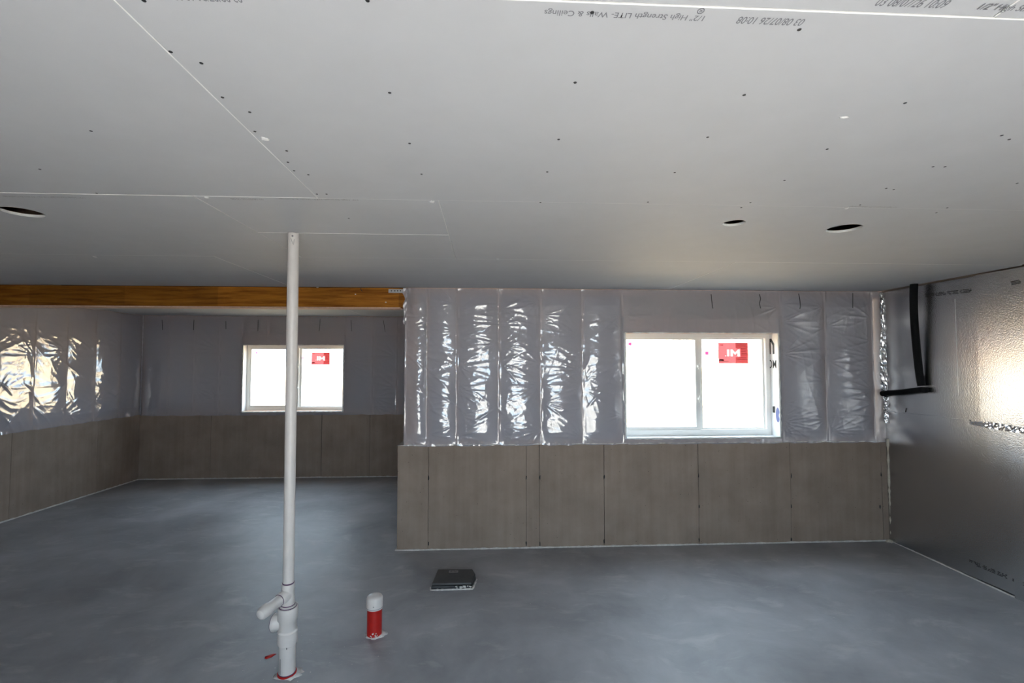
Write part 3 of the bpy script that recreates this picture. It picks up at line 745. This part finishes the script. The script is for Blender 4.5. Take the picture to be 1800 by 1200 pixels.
# pale scored line and rows of dotted factory print
p, q = on_r(1678, 525, .0004), on_r(1684, 690, .0004)
bm = bmesh.new(); tube(bm, [p, (p + q) / 2, q], 0.0016, 5); mesh_obj('score_line', bm, M['steel'], wall_right)
def dot_print(px0, px1, rows, n, seed, keep=0.62, lift=(.0008, .0008)):
    rg = random.Random(seed); p, q = on_r(*px0, lift[0]), on_r(*px1, lift[1]); bm = bmesh.new()
    U = (q - p).normalized(); hgt = 0.011
    for i in range(n):
        if (i % 7) == 6: continue
        for r in range(rows):
            for s in range(2):
                if rg.random() > keep: continue
                c = p.lerp(q, (i + 0.45 * s) / n) - Z * (r * hgt)
                w, t = rg.uniform(0.003, 0.007), 0.0028
                vs = [bm.verts.new(c + U * x + Z * y) for x, y in ((-w, -t), (w, -t), (w, t), (-w, t))]
                bm.faces.new(vs)
    o = mesh_obj('dotted_print', bm, M['screw'], wall_right); o['kind'] = 'stuff'
dot_print((1706, 508), (1626, 517), 3, 26, 1)
dot_print((1792, 492), (1774, 496), 3, 7, 2, 0.8)
dot_print((1704, 984), (1772, 1012), 3, 19, 4)
dot_print((1780, 1015), (1800, 1024), 3, 6, 6, 0.62)
bm = bmesh.new(); tube(bm, [on_r(1591.5, 724, .001), on_r(1593, 717, .001)], 0.003, 5); mesh_obj('pen_mark', bm, M['black'], wall_right)

# ------------------------------------------------------------------ rear wall with the glass door (behind the camera)
DX0, DX1, DZ = -0.6, 1.3, 2.1
wall_rear = empty('wall_rear', (0, YR, 0)); tag(wall_rear, 'plain wall behind the viewpoint around the glass door', 'wall', kind='structure')
def rear(nm, x0, x1, z0, z1):
    o = box_obj(nm, (x0, x1, -0.2, 0.0, z0, z1), M['board'], wall_rear)
rear('wall_panel', xl(YR) - 0.3, DX0, -0.1, CEIL + 0.3); rear('wall_panel', DX1, 4.3, -0.1, CEIL + 0.3); rear('wall_panel', DX0, DX1, DZ, CEIL + 0.3); rear('wall_panel', DX0, DX1, -0.1, 0.0)
door_1 = empty('door_1', (DX0, YR - 0.1, 0)); tag(door_1, 'white sliding glass door behind the viewpoint', 'door', kind='structure')
W_ = DX1 - DX0
for i in range(2):
    x0, x1, y = max(0, W_ * i / 2 - 0.04), min(W_, W_ * (i + 1) / 2 + 0.04), 0.02 - 0.05 * (i % 2)
    bm = bmesh.new()
    box(bm, x0, x0 + 0.07, y, y + 0.04, 0.02, DZ); box(bm, x1 - 0.07, x1, y, y + 0.04, 0.02, DZ); box(bm, x0 + 0.07, x1 - 0.07, y, y + 0.04, 0.02, 0.1); box(bm, x0 + 0.07, x1 - 0.07, y, y + 0.04, DZ - 0.07, DZ)
    s = mesh_obj('door_sash', bm, M['vinyl'], door_1)
    box_obj('pane', (x0 + 0.07, x1 - 0.07, y + 0.018, y + 0.022, 0.1, DZ - 0.07), M['glass'], s)

# ------------------------------------------------------------------ windows
def slider(name, xa_, xb_, za, zb, yf, label, mid, depth):
    """horizontal slider: frame, a sliding sash on the left, fixed glass on the right. yf: room face of the frame"""
    w = empty(name, (xa_, yf, za)); tag(w, label, 'window', kind='structure')
    W, H = xb_ - xa_, zb - za
    def ring(nm, x0, x1, z0, z1, l, r, bt, tp, y0, y1, parent):
        bm = bmesh.new()
        box(bm, x0, x0 + l, y0, y1, z0, z1); box(bm, x1 - r, x1, y0, y1, z0, z1); box(bm, x0 + l, x1 - r, y0, y1, z0, z0 + bt); box(bm, x0 + l, x1 - r, y0, y1, z1 - tp, z1)
        return mesh_obj(nm, bm, M['vinyl'], parent)
    ring('window_frame', 0, W, 0, H, 0.045, 0.045, 0.062, 0.04, 0.0, 0.08, w)
    m = mid * W
    sash = ring('sliding_sash', 0.028, m + 0.02, 0.045, H - 0.028, 0.034, 0.045, 0.045, 0.034, 0.008, 0.032, w)
    box_obj('pane', (0.062, m - 0.025, 0.018, 0.022, 0.09, H - 0.062), M['glass'], sash)
    for zz in (0.36, 0.68):                       # two cam latches on the meeting stile
        bm = bmesh.new(); box(bm, m - 0.012, m + 0.016, -0.012, 0.008, zz * H - 0.012, zz * H + 0.012); bevel(bm, 0.004)
        tube(bm, [(m + 0.002, -0.012, zz * H - 0.03), (m - 0.004, -0.02, zz * H), (m + 0.008, -0.014, zz * H + 0.034)], 0.006, 8)
        mesh_obj('latch', bm, M['vinyl'], sash)
    fx = ring('fixed_sash', m + 0.012, W - 0.028, 0.045, H - 0.028, 0.045, 0.034, 0.03, 0.028, 0.036, 0.07, w)
    box_obj('pane', (m + 0.057, W - 0.062, 0.05, 0.054, 0.075, H - 0.056), M['glass'], fx)
    # wrapped reveal between the frame and the film
    def rev(nm, x0, x1, z0, z1, mat):
        bm = bmesh.new(); box(bm, x0, x1, -depth, 0.0, z0, z1); return mesh_obj(nm, bm, mat, w)
    rev('jamb_wrap', -0.012, 0.0, -0.012, H + 0.012, M['wrap']); jr = rev('jamb_wrap', W, W + 0.012, -0.012, H + 0.012, M['wrap'])
    rev('sill_wrap', 0.0, W, -0.012, 0.0, M['wrap']); rev('head_wrap', 0.0, W, H, H + 0.012, M['lumber'])
    # uneven caulked edge where the film is cut round the opening
    e = -depth - 0.006
    for pp in (((0, e, 0), (0, e, H)), ((W, e, 0), (W, e, H)), ((0, e, 0), (W, e, 0)), ((0, e, H), (W, e, H))):
        pts = [(x, y, z) for x, y, z in pp]
        bead('caulk_edge', pts, 0.009 if pp[0][2] != pp[1][2] or pp[0][2] == 0 else 0.006, M['compound'], w, 0.55, 0.035)
    return w, jr, W, H
def local(o, p): return Vector(p) - Vector(o.location)
def sticker(w, corners, yg, strip_at, dull):
    """red maker's label stuck on the outside of the glass: seen from behind, so its letters read reversed"""
    (x0, y0), (x1, y1) = corners
    A = local(w, at_y(x0, y1, yg)); B = local(w, at_y(x1, y0, yg)); y = A.y
    wd, ht = B.x - A.x, B.z - A.z
    xs = A.x + wd * strip_at
    # the letters are left open in the red layer and filled with white, so daylight comes through both
    bl = bmesh.new(); ox, oz, sx_, sz_ = A.x + wd * 0.23, A.z + ht * 0.34, wd * 0.49, ht * 0.33
    for pl in ([(0, 0), (.055, 0), (.055, .12), (0, .12)], [(.13, 0), (.28, 0), (.28, 1), (.13, 1)],
               [(.37, 0), (.52, 0), (.52, .58), (.685, .22), (.85, .58), (.85, 0), (1, 0), (1, 1), (.88, 1), (.685, .54), (.49, 1), (.37, 1)]):
        bl.faces.new([bl.verts.new((ox + sx_ * p, y, oz + sz_ * q)) for p, q in pl])
    lt = mesh_obj('sticker_lettering', bl, M['whiteprint'])
    bm = bmesh.new(); bm.from_mesh(lt.data); bmesh.ops.remove_doubles(bm, verts=bm.verts[:], dist=1e-6); bm.verts.index_update()
    eb = [e for e in bm.edges if e.is_boundary]; vm = {}; bm2 = bmesh.new()
    for e in eb:
        for v in e.verts:
            if v.index not in vm: vm[v.index] = bm2.verts.new(v.co)
    es = [bm2.edges.new((vm[e.verts[0].index], vm[e.verts[1].index])) for e in eb]
    cr = [bm2.verts.new(p) for p in ((A.x, y, A.z), (B.x, y, A.z), (B.x, y, B.z), (A.x, y, B.z))]
    es += [bm2.edges.new((cr[i], cr[(i + 1) % 4])) for i in range(4)]
    bmesh.ops.triangle_fill(bm2, use_beauty=True, use_dissolve=False, edges=es, normal=(0, 1, 0)); bm.free()
    s = mesh_obj('maker_sticker', bm2, M['redsticker'], w)
    lt.parent = s
    for (u0, u1, v0, v1) in ((strip_at, 1.0, 0.72, 1.0), (strip_at, 1.0, 0.0, 0.30), (0.75, 1.0, 0.30, 0.72)):
        box_obj('sticker_strip', (A.x + wd * u0, A.x + wd * u1, y - 0.0016, y - 0.0007, A.z + ht * v0, A.z + ht * v1), M['tintstrip'], s)
    box_obj('sticker_print', (A.x + wd * 0.02, A.x + wd * 0.18, y - 0.0024, y - 0.0018, A.z + ht * 0.12, A.z + ht * 0.2), M['darkprint'], s)
    box_obj('sticker_print', (A.x + wd * 0.02, A.x + wd * 0.34, y - 0.0024, y - 0.0018, A.z + ht * 0.07, A.z + ht * 0.1), M['whiteprint'], s)
    bm = bmesh.new()
    rg = random.Random(5)
    for k in range(11):
        zz = A.z + ht * (0.93 - 0.075 * k)
        if 0.30 < (zz - A.z) / ht < 0.36: continue
        x = xs + wd * 0.03
        while x < B.x - wd * 0.05:
            l = rg.uniform(0.015, 0.06) * wd
            box(bm, x, min(x + l, B.x - wd * 0.03), y - 0.003, y - 0.0024, zz, zz + ht * 0.022); x += l + wd * 0.012
    o = mesh_obj('small_print', bm, M['darkprint'], s); o['kind'] = 'stuff'
    lettering('small_heading', 'MI', (A.x + wd * 0.16, y - 0.002, A.z + ht * 0.86), (-1, 0, 0), (0, 0, 1), wd * 0.11, ht * 0.05, M['darkprint'], s)
def dot_sticker(w, px, py, yg, size):
    c = local(w, at_y(px, py, yg))
    bm = bmesh.new(); bm.faces.new([bm.verts.new((c.x + p * size, c.y, c.z + q * size)) for p, q in ((-1, -.9), (1, -1), (1, 1), (-1, .95))])
    mesh_obj('dot_sticker', bm, M['pink'], w)

YF1 = D1 + 0.15
x0, x1 = XE + op_f[0], XE + op_f[1]
window_1, jr, W1, H1 = slider('window_1', x0, x1, op_f[2], op_f[3], YF1, 'larger white vinyl sliding window in the front wall with a red sticker', 0.515, 0.15)
sticker(window_1, ((1263, 602), (1314.5, 638.5)), YF1 + 0.058, 0.58, False)
dot_sticker(window_1, 1107.5, 604.5, YF1 + 0.026, 0.017); dot_sticker(window_1, 1242.5, 620.5, YF1 + 0.058, 0.017)
# house-wrap print on the right reveal: broken letters, a block and a blue oval
def reveal_poly(nm, pts, mat):
    bm = bmesh.new(); bm.faces.new([bm.verts.new((W1 - 0.0012, y, z)) for y, z in pts]); mesh_obj(nm, bm, mat, window_1)
zz = lambda f: H1 * (1 - f)
reveal_poly('wrap_print', [(-0.004, zz(.05)), (-0.035, zz(.045)), (-0.085, zz(.10)), (-0.085, zz(.20)), (-0.055, zz(.20)), (-0.055, zz(.115)), (-0.03, zz(.08)), (-0.022, zz(.08)), (-0.022, zz(.20)), (-0.004, zz(.20))], M['black'])
lettering('wrap_lettering', 'OM', (W1 - 0.0012, 0.028, zz(.34)), (0, -1, 0), (0, 0, 1), 0.14, 0.085, M['black'], window_1)
reveal_poly('wrap_print', [(-0.03, zz(.715)), (-0.075, zz(.71)), (-0.075, zz(.775)), (-0.03, zz(.775))], M['black'])
reveal_poly('wrap_oval', [(-0.118 + 0.034 * math.cos(t), zz(.79) + 0.075 * math.sin(t)) for t in np.linspace(0, 2 * math.pi, 25)[:-1]], M['blueprint'])
YF2 = D2 + 0.125
x0, x1 = XB0 + op_b[0], XB0 + op_b[1]
window_2, jr2, W2, H2 = slider('window_2', x0, x1, op_b[2], op_b[3], YF2, 'smaller-looking white sliding window in the far wall behind the standing pipe', 0.505, 0.125)
sticker(window_2, ((547.5, 619), (580, 640.5)), YF2 + 0.058, 0.66, True)
dot_sticker(window_2, 451, 620, YF2 + 0.026, 0.012); dot_sticker(window_2, 532.5, 629, YF2 + 0.058, 0.012)

# light portals: tell the renderer where daylight enters (they emit nothing themselves)
def portal(nm, loc, rot, sx, sz):
    l = bpy.data.lights.new(nm, 'AREA'); l.shape = 'RECTANGLE'; l.size = sx; l.size_y = sz; l.cycles.is_portal = True
    o = bpy.data.objects.new(nm, l); COL.objects.link(o); o.location = loc; o.rotation_euler = rot
portal('portal_front', (XE + (op_f[0] + op_f[1]) / 2, D1 + 0.26, (op_f[2] + op_f[3]) / 2), (-math.pi / 2, 0, 0), W1, H1)
portal('portal_back', (XB0 + (op_b[0] + op_b[1]) / 2, D2 + 0.26, (op_b[2] + op_b[3]) / 2), (-math.pi / 2, 0, 0), W2, H2)
portal('portal_door', ((DX0 + DX1) / 2, YR - 0.21, DZ / 2), (math.pi / 2, 0, 0), W_, DZ)

# ------------------------------------------------------------------ beam
beam = empty('wood_beam', (0, 0, 0)); tag(beam, 'long orange brown laminated wood beam under the ceiling', 'beam')
zb = at_y(500, 541, D1).z
bx0, bx1 = xl(D1) + 0.03, XE + 0.13
bm = bmesh.new(); box(bm, bx0, bx1, D1 + 0.002, D1 + 0.125, zb + 0.012, CEIL - 0.002); bevel(bm, 0.002, 1); mesh_obj('beam_body', bm, M['wood'], beam)
bm = bmesh.new(); box(bm, bx0, bx1 - 0.12, D1 - 0.001, D1 + 0.128, zb, zb + 0.0118); mesh_obj('bottom_batten', bm, M['lumber'], beam)
strap = box_obj('metal_strap', (at_y(683, 511, D1).x, XE + 0.075, D1 - 0.0035, D1 - 0.0005, at_y(690, 514.5, D1).z, at_y(690, 508, D1).z), M['steel'], beam)
for px in (688, 694, 699, 704): 
    p = at_y(px, 511, D1 - 0.0045); bm = bmesh.new(); lathe(bm, [(0.0, 0.0012), (0.006, 0.0008), (0.006, 0.0)], frame_to(p, (0, -1, 0)), 10); mesh_obj('nail', bm, M['screw'], strap)
for px, py, r in ((625, 517, .007), (558, 504.5, .012), (678, 531, .008)):
    blob('compound_dab', ragged(at_y(px, py, D1), r, r * .7, RX, Z), 0.003, M['compound'], beam, Vector((0, -1, 0)))
bm = bmesh.new(); tube(bm, [at_y(634, 506, D1 - .003), at_y(635, 510, D1 - .003), at_y(637, 512, D1 - .003)], 0.003, 6); mesh_obj('pen_mark', bm, M['black'], beam)
# a lip of film folded round the beam end
bm = bmesh.new(); rg = random.Random(2); rows = []
for k in range(24):
    z = CEIL - 0.005 - k * (CEIL - zb + 0.15) / 23
    wv = 0.035 * math.sin(k * 0.7) * (1 if k < 10 else 0.3)
    rows.append([bm.verts.new((XE + 0.075 - (0.03 + wv * .4) * (1 - j / 4) , D1 - 0.006 - 0.012 * rg.random() - 0.004 * math.sin(k * 1.3 + j), z)) for j in range(5)])
for r0, r1 in zip(rows, rows[1:]):
    for j in range(4): bm.faces.new((r0[j], r0[j + 1], r1[j + 1], r1[j]))
mesh_obj('film_lip', bm, M['film'], film_front, True)

# ------------------------------------------------------------------ standing vent pipe
base = at_z(504.5, 1184, 0.0); top = at_z(516, 410, CEIL)
vp = empty('vent_pipe', base); tag(vp, 'tall white plastic vent pipe standing from floor to ceiling with side branches', 'pipe')
def on_pipe(py):                      # height on the axis for a pixel row
    lo, hi = 0.0, 1.0
    o = Vector((0, 0, EYE))
    for _ in range(40):
        mid = (lo + hi) / 2; p = base.lerp(top, mid) - o
        y = 600 - F_PX * p.dot(_up) / p.dot(_fw)
        if y > py: lo = mid
        else: hi = mid
    return lo * (top - base).length
AX = (top - base).normalized(); L = (top - base).length
Mx = frame_to((0, 0, 0), AX)          # in the pipe's own space
hz = on_pipe
def part(nm, prof, mat=M['pvc'], seg=36, parent=vp, mx=Mx):
    bm = bmesh.new(); lathe(bm, prof, mx, seg)
    o = mesh_obj(nm, bm, mat, parent, True)
    o.modifiers.new('edges', 'EDGE_SPLIT').split_angle = math.radians(35)
    return o
R2, R3 = 0.0300, 0.0450
part('riser_pipe', [(R2, hz(1024)), (R2, L)])
t1z, t2z = hz(1034), hz(1052)
tee = part('branch_tee', [(0.0345, hz(1058)), (0.036, hz(1057)), (0.036, hz(1049)), (0.0335, hz(1047.5)), (0.0335, hz(1034)), (0.0355, hz(1033)), (0.0355, hz(1024.5)), (0.0345, hz(1024)), (R2, hz(1024))])
part('primer_ring', [(R2 + 0.0018, hz(1024.2)), (R2 + 0.0028, hz(1022.8)), (R2 + 0.0005, hz(1022.2))], M['primer'], 32, tee)
zt = hz(1043)
bs = AX * zt
end = at_z(464.5, 1075, base.z + bs.z - 0.02) - base
bd = (end - bs); bl = bd.length; bd.normalize()
bmx = frame_to(bs, bd)
hub = part('branch_hub', [(0.031, 0.0), (0.0345, 0.03), (0.0345, 0.062), (0.0335, 0.064), (0.029, 0.064)], parent=tee, mx=bmx)
part('primer_ring', [(0.0305, 0.0645), (0.0318, 0.0655), (0.0298, 0.067)], M['primer'], 32, tee, bmx)
bl += 0.035
part('branch_stub', [(0.0292, 0.05), (0.0292, bl - 0.075), (0.0325, bl - 0.068), (0.0335, bl - 0.035), (0.032, bl - 0.018), (0.025, bl - 0.006), (0.013, bl - 0.001), (0.0, bl)], mx=bmx)
part('reducer_bushing', [(0.045, hz(1069)), (0.045, hz(1062)), (0.036, hz(1061)), (0.036, hz(1056))])
part('primer_ring', [(0.0372, hz(1062.5)), (0.0385, hz(1061)), (0.0360, hz(1060.2))], M['primer'], 32, tee)
tee2 = part('cleanout_tee', [(R3, hz(1130)), (0.0535, hz(1128)), (0.0535, hz(1107)), (0.0475, hz(1104.5)), (0.0475, hz(1089)), (0.0540, hz(1086)), (0.0540, hz(1066)), (0.0525, hz(1064.5)), (0.0465, hz(1064.5))])
part('primer_ring', [(0.0470, hz(1065)), (0.0482, hz(1063.8)), (0.0455, hz(1063.5))], M['primer'], 32, tee2)
cb = AX * hz(1094); cd = Vector((-0.94, 0.12, -0.02)).normalized(); cmx = frame_to(cb, cd)
part('cleanout_hub', [(0.036, 0.02), (0.040, 0.05), (0.0475, 0.060), (0.0490, 0.080), (0.048, 0.0815), (0.043, 0.0815)], parent=tee2, mx=cmx)
part('cleanout_plug', [(0.043, 0.07), (0.043, 0.085), (0.040, 0.087), (0.0, 0.087)], parent=tee2, mx=cmx)
part('primer_ring', [(0.0480, 0.0800), (0.0498, 0.0812), (0.0480, 0.0835), (0.0435, 0.0825)], M['primer'], 32, tee2, cmx)
part('lower_pipe', [(R3, 0.004), (R3, hz(1127))])
part('primer_ring', [(R3 + 0.0004, 0.017), (R3 + 0.0022, 0.0145), (R3 + 0.0004, 0.010)], M['primer'], 32)
part('red_coupling', [(0.0515, 0.0), (0.0515, 0.012), (0.0475, 0.013)], M['red'])
bm = bmesh.new(); Pm = Matrix.Identity(4)
blob('grout_collar', ragged(Vector((0.012, 0.0, 0)), 0.078, 0.062, n=22, j=0.16), 0.007, M['mortar'], vp)
bm = bmesh.new(); sd = Vector((-0.5, -0.86, 0)) * (R3 + 0.0006)
tube(bm, [sd + AX * 0.02, sd + AX * 0.07, sd + AX * 0.11], 0.0013, 5); mesh_obj('pen_mark', bm, M['black'], vp)
sd = Vector((0.30, -0.95, 0)).normalized() * 0.0528
for zz_ in (hz(1129.5),):
    bm = bmesh.new(); tube(bm, [sd * 0.89 + AX * zz_, sd * 0.89 + AX * (zz_ - 0.012)], 0.0024, 6); mesh_obj('pen_mark', bm, M['black'], vp)
# scrawl near the top
sd = Vector((0.2, -0.98, 0)).normalized() * (R2 + 0.0004)
bm = bmesh.new(); tube(bm, [sd + AX * (L - 0.035) + Vector((-0.008, 0, 0)), sd + AX * (L - 0.06), sd + AX * (L - 0.07) + Vector((0.006, 0, 0)), sd + AX * (L - 0.04) + Vector((0.01, 0.001, 0))], 0.001, 5); mesh_obj('pen_mark', bm, M['ink'], vp)
bm = bmesh.new(); lathe(bm, [(0.0, 0.0012), (0.005, 0.0)], frame_to(sd + AX * (L - 0.022), (0.2, -0.98, 0)), 10); mesh_obj('stamp_dot', bm, M['ink'], vp)

# ------------------------------------------------------------------ capped stub
sb = at_z(658, 1114.5, 0.0)
cs = empty('capped_pipe_stub', sb); tag(cs, 'short red wrapped pipe stub with a white domed cap in the floor', 'pipe')
I4 = Matrix.Identity(4)
def sh(py): return at_y(658, py, sb.y - 0.0).z
hc = at_y(658, 1075, sb.y - 0.05).z
ht = at_y(658, 1047, sb.y).z
part('stub_pipe', [(0.0478, 0.0), (0.0478, hc + 0.01)], M['red'], 36, cs, I4)
part('cap', [(0.0480, hc), (0.0530, hc + 0.002), (0.0530, hc + 0.052), (0.0522, hc + 0.056), (0.0522, ht - 0.012), (0.050, ht - 0.004), (0.044, ht + 0.003), (0.03, ht + 0.008), (0.014, ht + 0.0105), (0.0, ht + 0.011)], M['pvc'], 36, cs, I4)
part('cap_seam', [(0.0534, hc + 0.009), (0.0536, hc + 0.010), (0.0530, hc + 0.0115)], M['ink'], 36, cs, I4)
blob('grout_collar', ragged(Vector((0.008, 0.0, 0)), 0.071, 0.060, n=22, j=0.14), 0.007, M['mortar'], cs)
bm = bmesh.new(); lathe(bm, [(0.0, 0.001), (0.0035, 0.0)], frame_to((0.004, -0.0531, hc + 0.03), (0, -1, 0)), 8); mesh_obj('stamp_dot', bm, M['ink'], cs)
for k in range(9):
    t = random.uniform(-1.9, -0.9); r_ = 0.0482
    blob('mortar_splash', ragged(Vector((r_ * math.cos(t), r_ * math.sin(t), random.uniform(0.008, 0.034))), 0.004, 0.005, Vector((-math.sin(t), math.cos(t), 0)), Z, 7), 0.0012, M['mortar'], cs, Vector((math.cos(t), math.sin(t), 0)))

# ------------------------------------------------------------------ black floor box
fl, fr = at_z(757.8, 1036.2, 0.0), at_z(829.3, 1035.4, 0.0)
yb_ = (fl.y + fr.y) / 2
zt_ = at_y(795, 1023.5, yb_ + 0.012).z
bl_, br_ = at_z(769, 999.5, zt_), at_z(831, 999.2, zt_); rc = at_z(836.3, 1008, zt_)
bxr = empty('floor_box', (fl.x, yb_, 0)); tag(bxr, 'low black plastic box set in the floor before the half wall', 'box')
def lp(p): return (p.x - fl.x, p.y - yb_)
wfront = fr.x - fl.x
top_l, top_r = at_z(760.5, 1024, zt_), at_z(830.5, 1024, zt_)
out = [(0, 0), (wfront, 0), (max(lp(rc)[0], wfront), lp(rc)[1]), lp(br_), lp(bl_)]
bm = bmesh.new(); prism(bm, out, 0.0, zt_ * 0.55); bevel(bm, 0.006, 2); mesh_obj('box_body', bm, M['blackplastic'], bxr)
bm = bmesh.new(); prism(bm, [(x * 1.0 + (0.004 if x < 0.1 else -0.002), y + (0.004 if y < 0.1 else -0.003)) for x, y in out], zt_ * 0.58, zt_); bevel(bm, 0.008, 3); mesh_obj('box_lid', bm, M['greyplastic'], bxr)
A, B = at_z(789, 1006, zt_), at_z(805.5, 1002.3, zt_)
lb = box_obj('box_label', (A.x - fl.x, B.x - fl.x, A.y - yb_, B.y - yb_, zt_ - 0.001, zt_ + 0.001), plain('grey_label', (0.32, 0.31, 0.31), 0.6), bxr)
bm = bmesh.new(); lw, lh = B.x - A.x, B.y - A.y
for k in range(6):
    xx = A.x - fl.x + lw * (0.08 + 0.15 * k); box(bm, xx, xx + lw * 0.08, A.y - yb_ + lh * 0.25, A.y - yb_ + lh * (0.75 if k % 2 else 0.6), zt_ + 0.001, zt_ + 0.0016)
o = mesh_obj('label_print', bm, M['screw'], lb); o['kind'] = 'stuff'
bead('grout_edge', [(-0.006, 0.03, 0.002), (-0.004, -0.006, 0.002), (wfront + 0.004, -0.006, 0.002), (out[2][0] + 0.008, out[2][1], 0.002)], 0.0075, M['mortar'], bxr, 0.5, 0.018)
for k in range(16):
    xx = wfront * random.uniform(0.55, 0.98)
    blob('mortar_splash', ragged(Vector((xx, -0.001, random.uniform(0.01, zt_ * 0.55))), 0.008, 0.006, RX, Z, 7), 0.002, M['mortar'], bxr, Vector((0, -1, 0)))

# ------------------------------------------------------------------ black insulated line in the corner
pts = [on_r(1607, 498, 0.075)] ; pts[0].z = CEIL + 0.02
q0 = on_r(1606, 520, 0.078); q1 = on_r(1607, 560, 0.072); q2 = on_r(1611, 610, 0.058); q3 = on_r(1616, 655, 0.042); q4 = on_r(1620, 678, 0.034)
pts += [q0, q1, q2, q3, q4]
# smooth the run
def smooth(P, n=6):
    out = []
    for i in range(len(P) - 1):
        p0, p1, p2, p3 = P[max(i - 1, 0)], P[i], P[i + 1], P[min(i + 2, len(P) - 1)]
        for k in range(n):
            t = k / n
            out.append(0.5 * ((2 * p1) + (p2 - p0) * t + (2 * p0 - 5 * p1 + 4 * p2 - p3) * t * t + (3 * p1 - p0 - 3 * p2 + p3) * t ** 3))
    return out + [P[-1]]
ins = empty('insulated_line', (q4.x, q4.y, q4.z)); tag(ins, 'black foam insulated tube bent beside the foil wall in the corner', 'pipe')
off = Vector(ins.location)
bm = bmesh.new(); tube(bm, [p - off for p in smooth(pts)], 0.031, 18); mesh_obj('drop_tube', bm, M['rubber'], ins, True)
e0 = on_r(1620, 685, 0.030); e1 = Vector((a.x - 0.045, D1 - 0.012, on_r(1552, 691).z))
bm = bmesh.new(); tube(bm, [e0 + RU * 0.05 - off, e0 - off, (e0 + e1) / 2 - off - Z * 0.004, e1 - off], 0.027, 18); mesh_obj('cross_tube', bm, M['rubber'], ins, True)

# ------------------------------------------------------------------ loose bits on the floor
p = at_z(474, 1154, 0.0)
o = blob('plastic_scrap', [p + Vector(v) for v in ((-0.026, -0.012, 0), (-0.01, -0.022, 0), (0.012, -0.006, 0), (0.03, 0.028, 0), (0.018, 0.032, 0), (-0.004, 0.02, 0), (-0.028, 0.006, 0))], 0.006, M['red'])
tag(o, 'small torn red plastic scrap lying left of the standing pipe', 'scrap')
bm = bmesh.new(); rg = random.Random(12)
for k in range(130):
    if k < 80: c = Vector((base.x + rg.gauss(0.05, 0.22), base.y + rg.gauss(0.0, 0.2), 0))
    else: c = Vector((rg.uniform(-2.2, 2.8), rg.uniform(2.3, 4.4), 0))
    if (c - Vector((base.x, base.y, 0))).length < 0.09: continue
    r_ = rg.uniform(0.0012, 0.004)
    v = [bm.verts.new(c + Vector((r_ * math.cos(t), r_ * math.sin(t), 0.0))) for t in (0.3, 1.9, 3.3, 5.0)]; tp = bm.verts.new(c + Vector((0, 0, r_ * 0.9)))
    for i in range(4): bm.faces.new((v[i], v[(i + 1) % 4], tp))
    bm.faces.new(v[::-1])
o = mesh_obj('mortar_crumbs', bm, M['mortar']); tag(o, 'tiny pale mortar crumbs scattered over the floor', 'crumbs', kind='stuff')

# ------------------------------------------------------------------ outdoors
def ground(nm, pts, z, mat, label):
    bm = bmesh.new(); prism(bm, pts, z - 0.3, z); return tag(mesh_obj(nm, bm, mat), label, 'ground', kind='structure')
ground('ground_front', [(XE + 0.25, D1 + 0.26), (60, D1 + 0.26), (60, 80), (-60, 80), (-60, D2 + 0.26), (XE + 0.25, D2 + 0.26)], 0.86, M['dirt'], 'sunlit dirt yard outside the two windows')
ground('ground_rear', [(-40, YR - 0.25), (-40, -60), (40, -60), (40, YR - 0.25)], -0.1, M['gravel'], 'sunlit gravel outside behind the viewpoint')
# earth bank rising away from the windows
bm = bmesh.new(); rg = random.Random(4); rows = []
for j in range(12):
    y = 11 + j * 1.6
    rows.append([bm.verts.new((x, y, 0.84 + (0.62 * (j / 11) ** 0.8) + (rg.uniform(-0.05, 0.05) if j else 0))) for x in np.linspace(-22, 30, 40)])
for r0, r1 in zip(rows, rows[1:]):
    for j in range(39): bm.faces.new((r0[j], r0[j + 1], r1[j + 1], r1[j]))
v = [bm.verts.new((-22, 45, 1.46)), bm.verts.new((30, 45, 1.46))]; bm.faces.new((rows[-1][0], rows[-1][-1], v[1], v[0]))
o = mesh_obj('earth_bank', bm, M['dirt'], None, True); tag(o, 'sunlit dirt bank rising beyond the windows', 'ground', kind='structure')
hs = empty('neighbour_house', (14, 36, 1.4)); tag(hs, 'pale tan house seen through the larger window', 'house')
hy = 0.0
ev = at_y(1190, 614, 36).z - 1.4
box_obj('house_wall', (-6, 6, hy, 8, 0, ev), M['siding'], hs)
bm = bmesh.new(); v = [bm.verts.new(p) for p in ((-6.4, -0.5, ev), (6.4, -0.5, ev), (6.4, 8.5, ev), (-6.4, 8.5, ev), (-6.4, 4, ev + 2.4), (6.4, 4, ev + 2.4))]
for f in ((0, 1, 5, 4), (2, 3, 4, 5), (1, 2, 5), (3, 0, 4), (0, 3, 2, 1)): bm.faces.new([v[i] for i in f])
mesh_obj('house_roof', bm, M['roofing'], hs)
for px0, px1, py0, py1 in ((1148, 1154, 630, 633), (1158, 1168, 630, 647)):
    A, B = at_y(px0, py1, 36), at_y(px1, py0, 36)
    wdw = box_obj('house_window', (A.x - 14, B.x - 14, -0.06, 0.02, max(0.1, A.z - 1.4), B.z - 1.4), M['vinyl'], hs)
    box_obj('pane', (A.x - 13.96, B.x - 14.04, -0.075, -0.061, max(0.1, A.z - 1.4) + 0.05, B.z - 1.45), M['darkglass'], wdw)
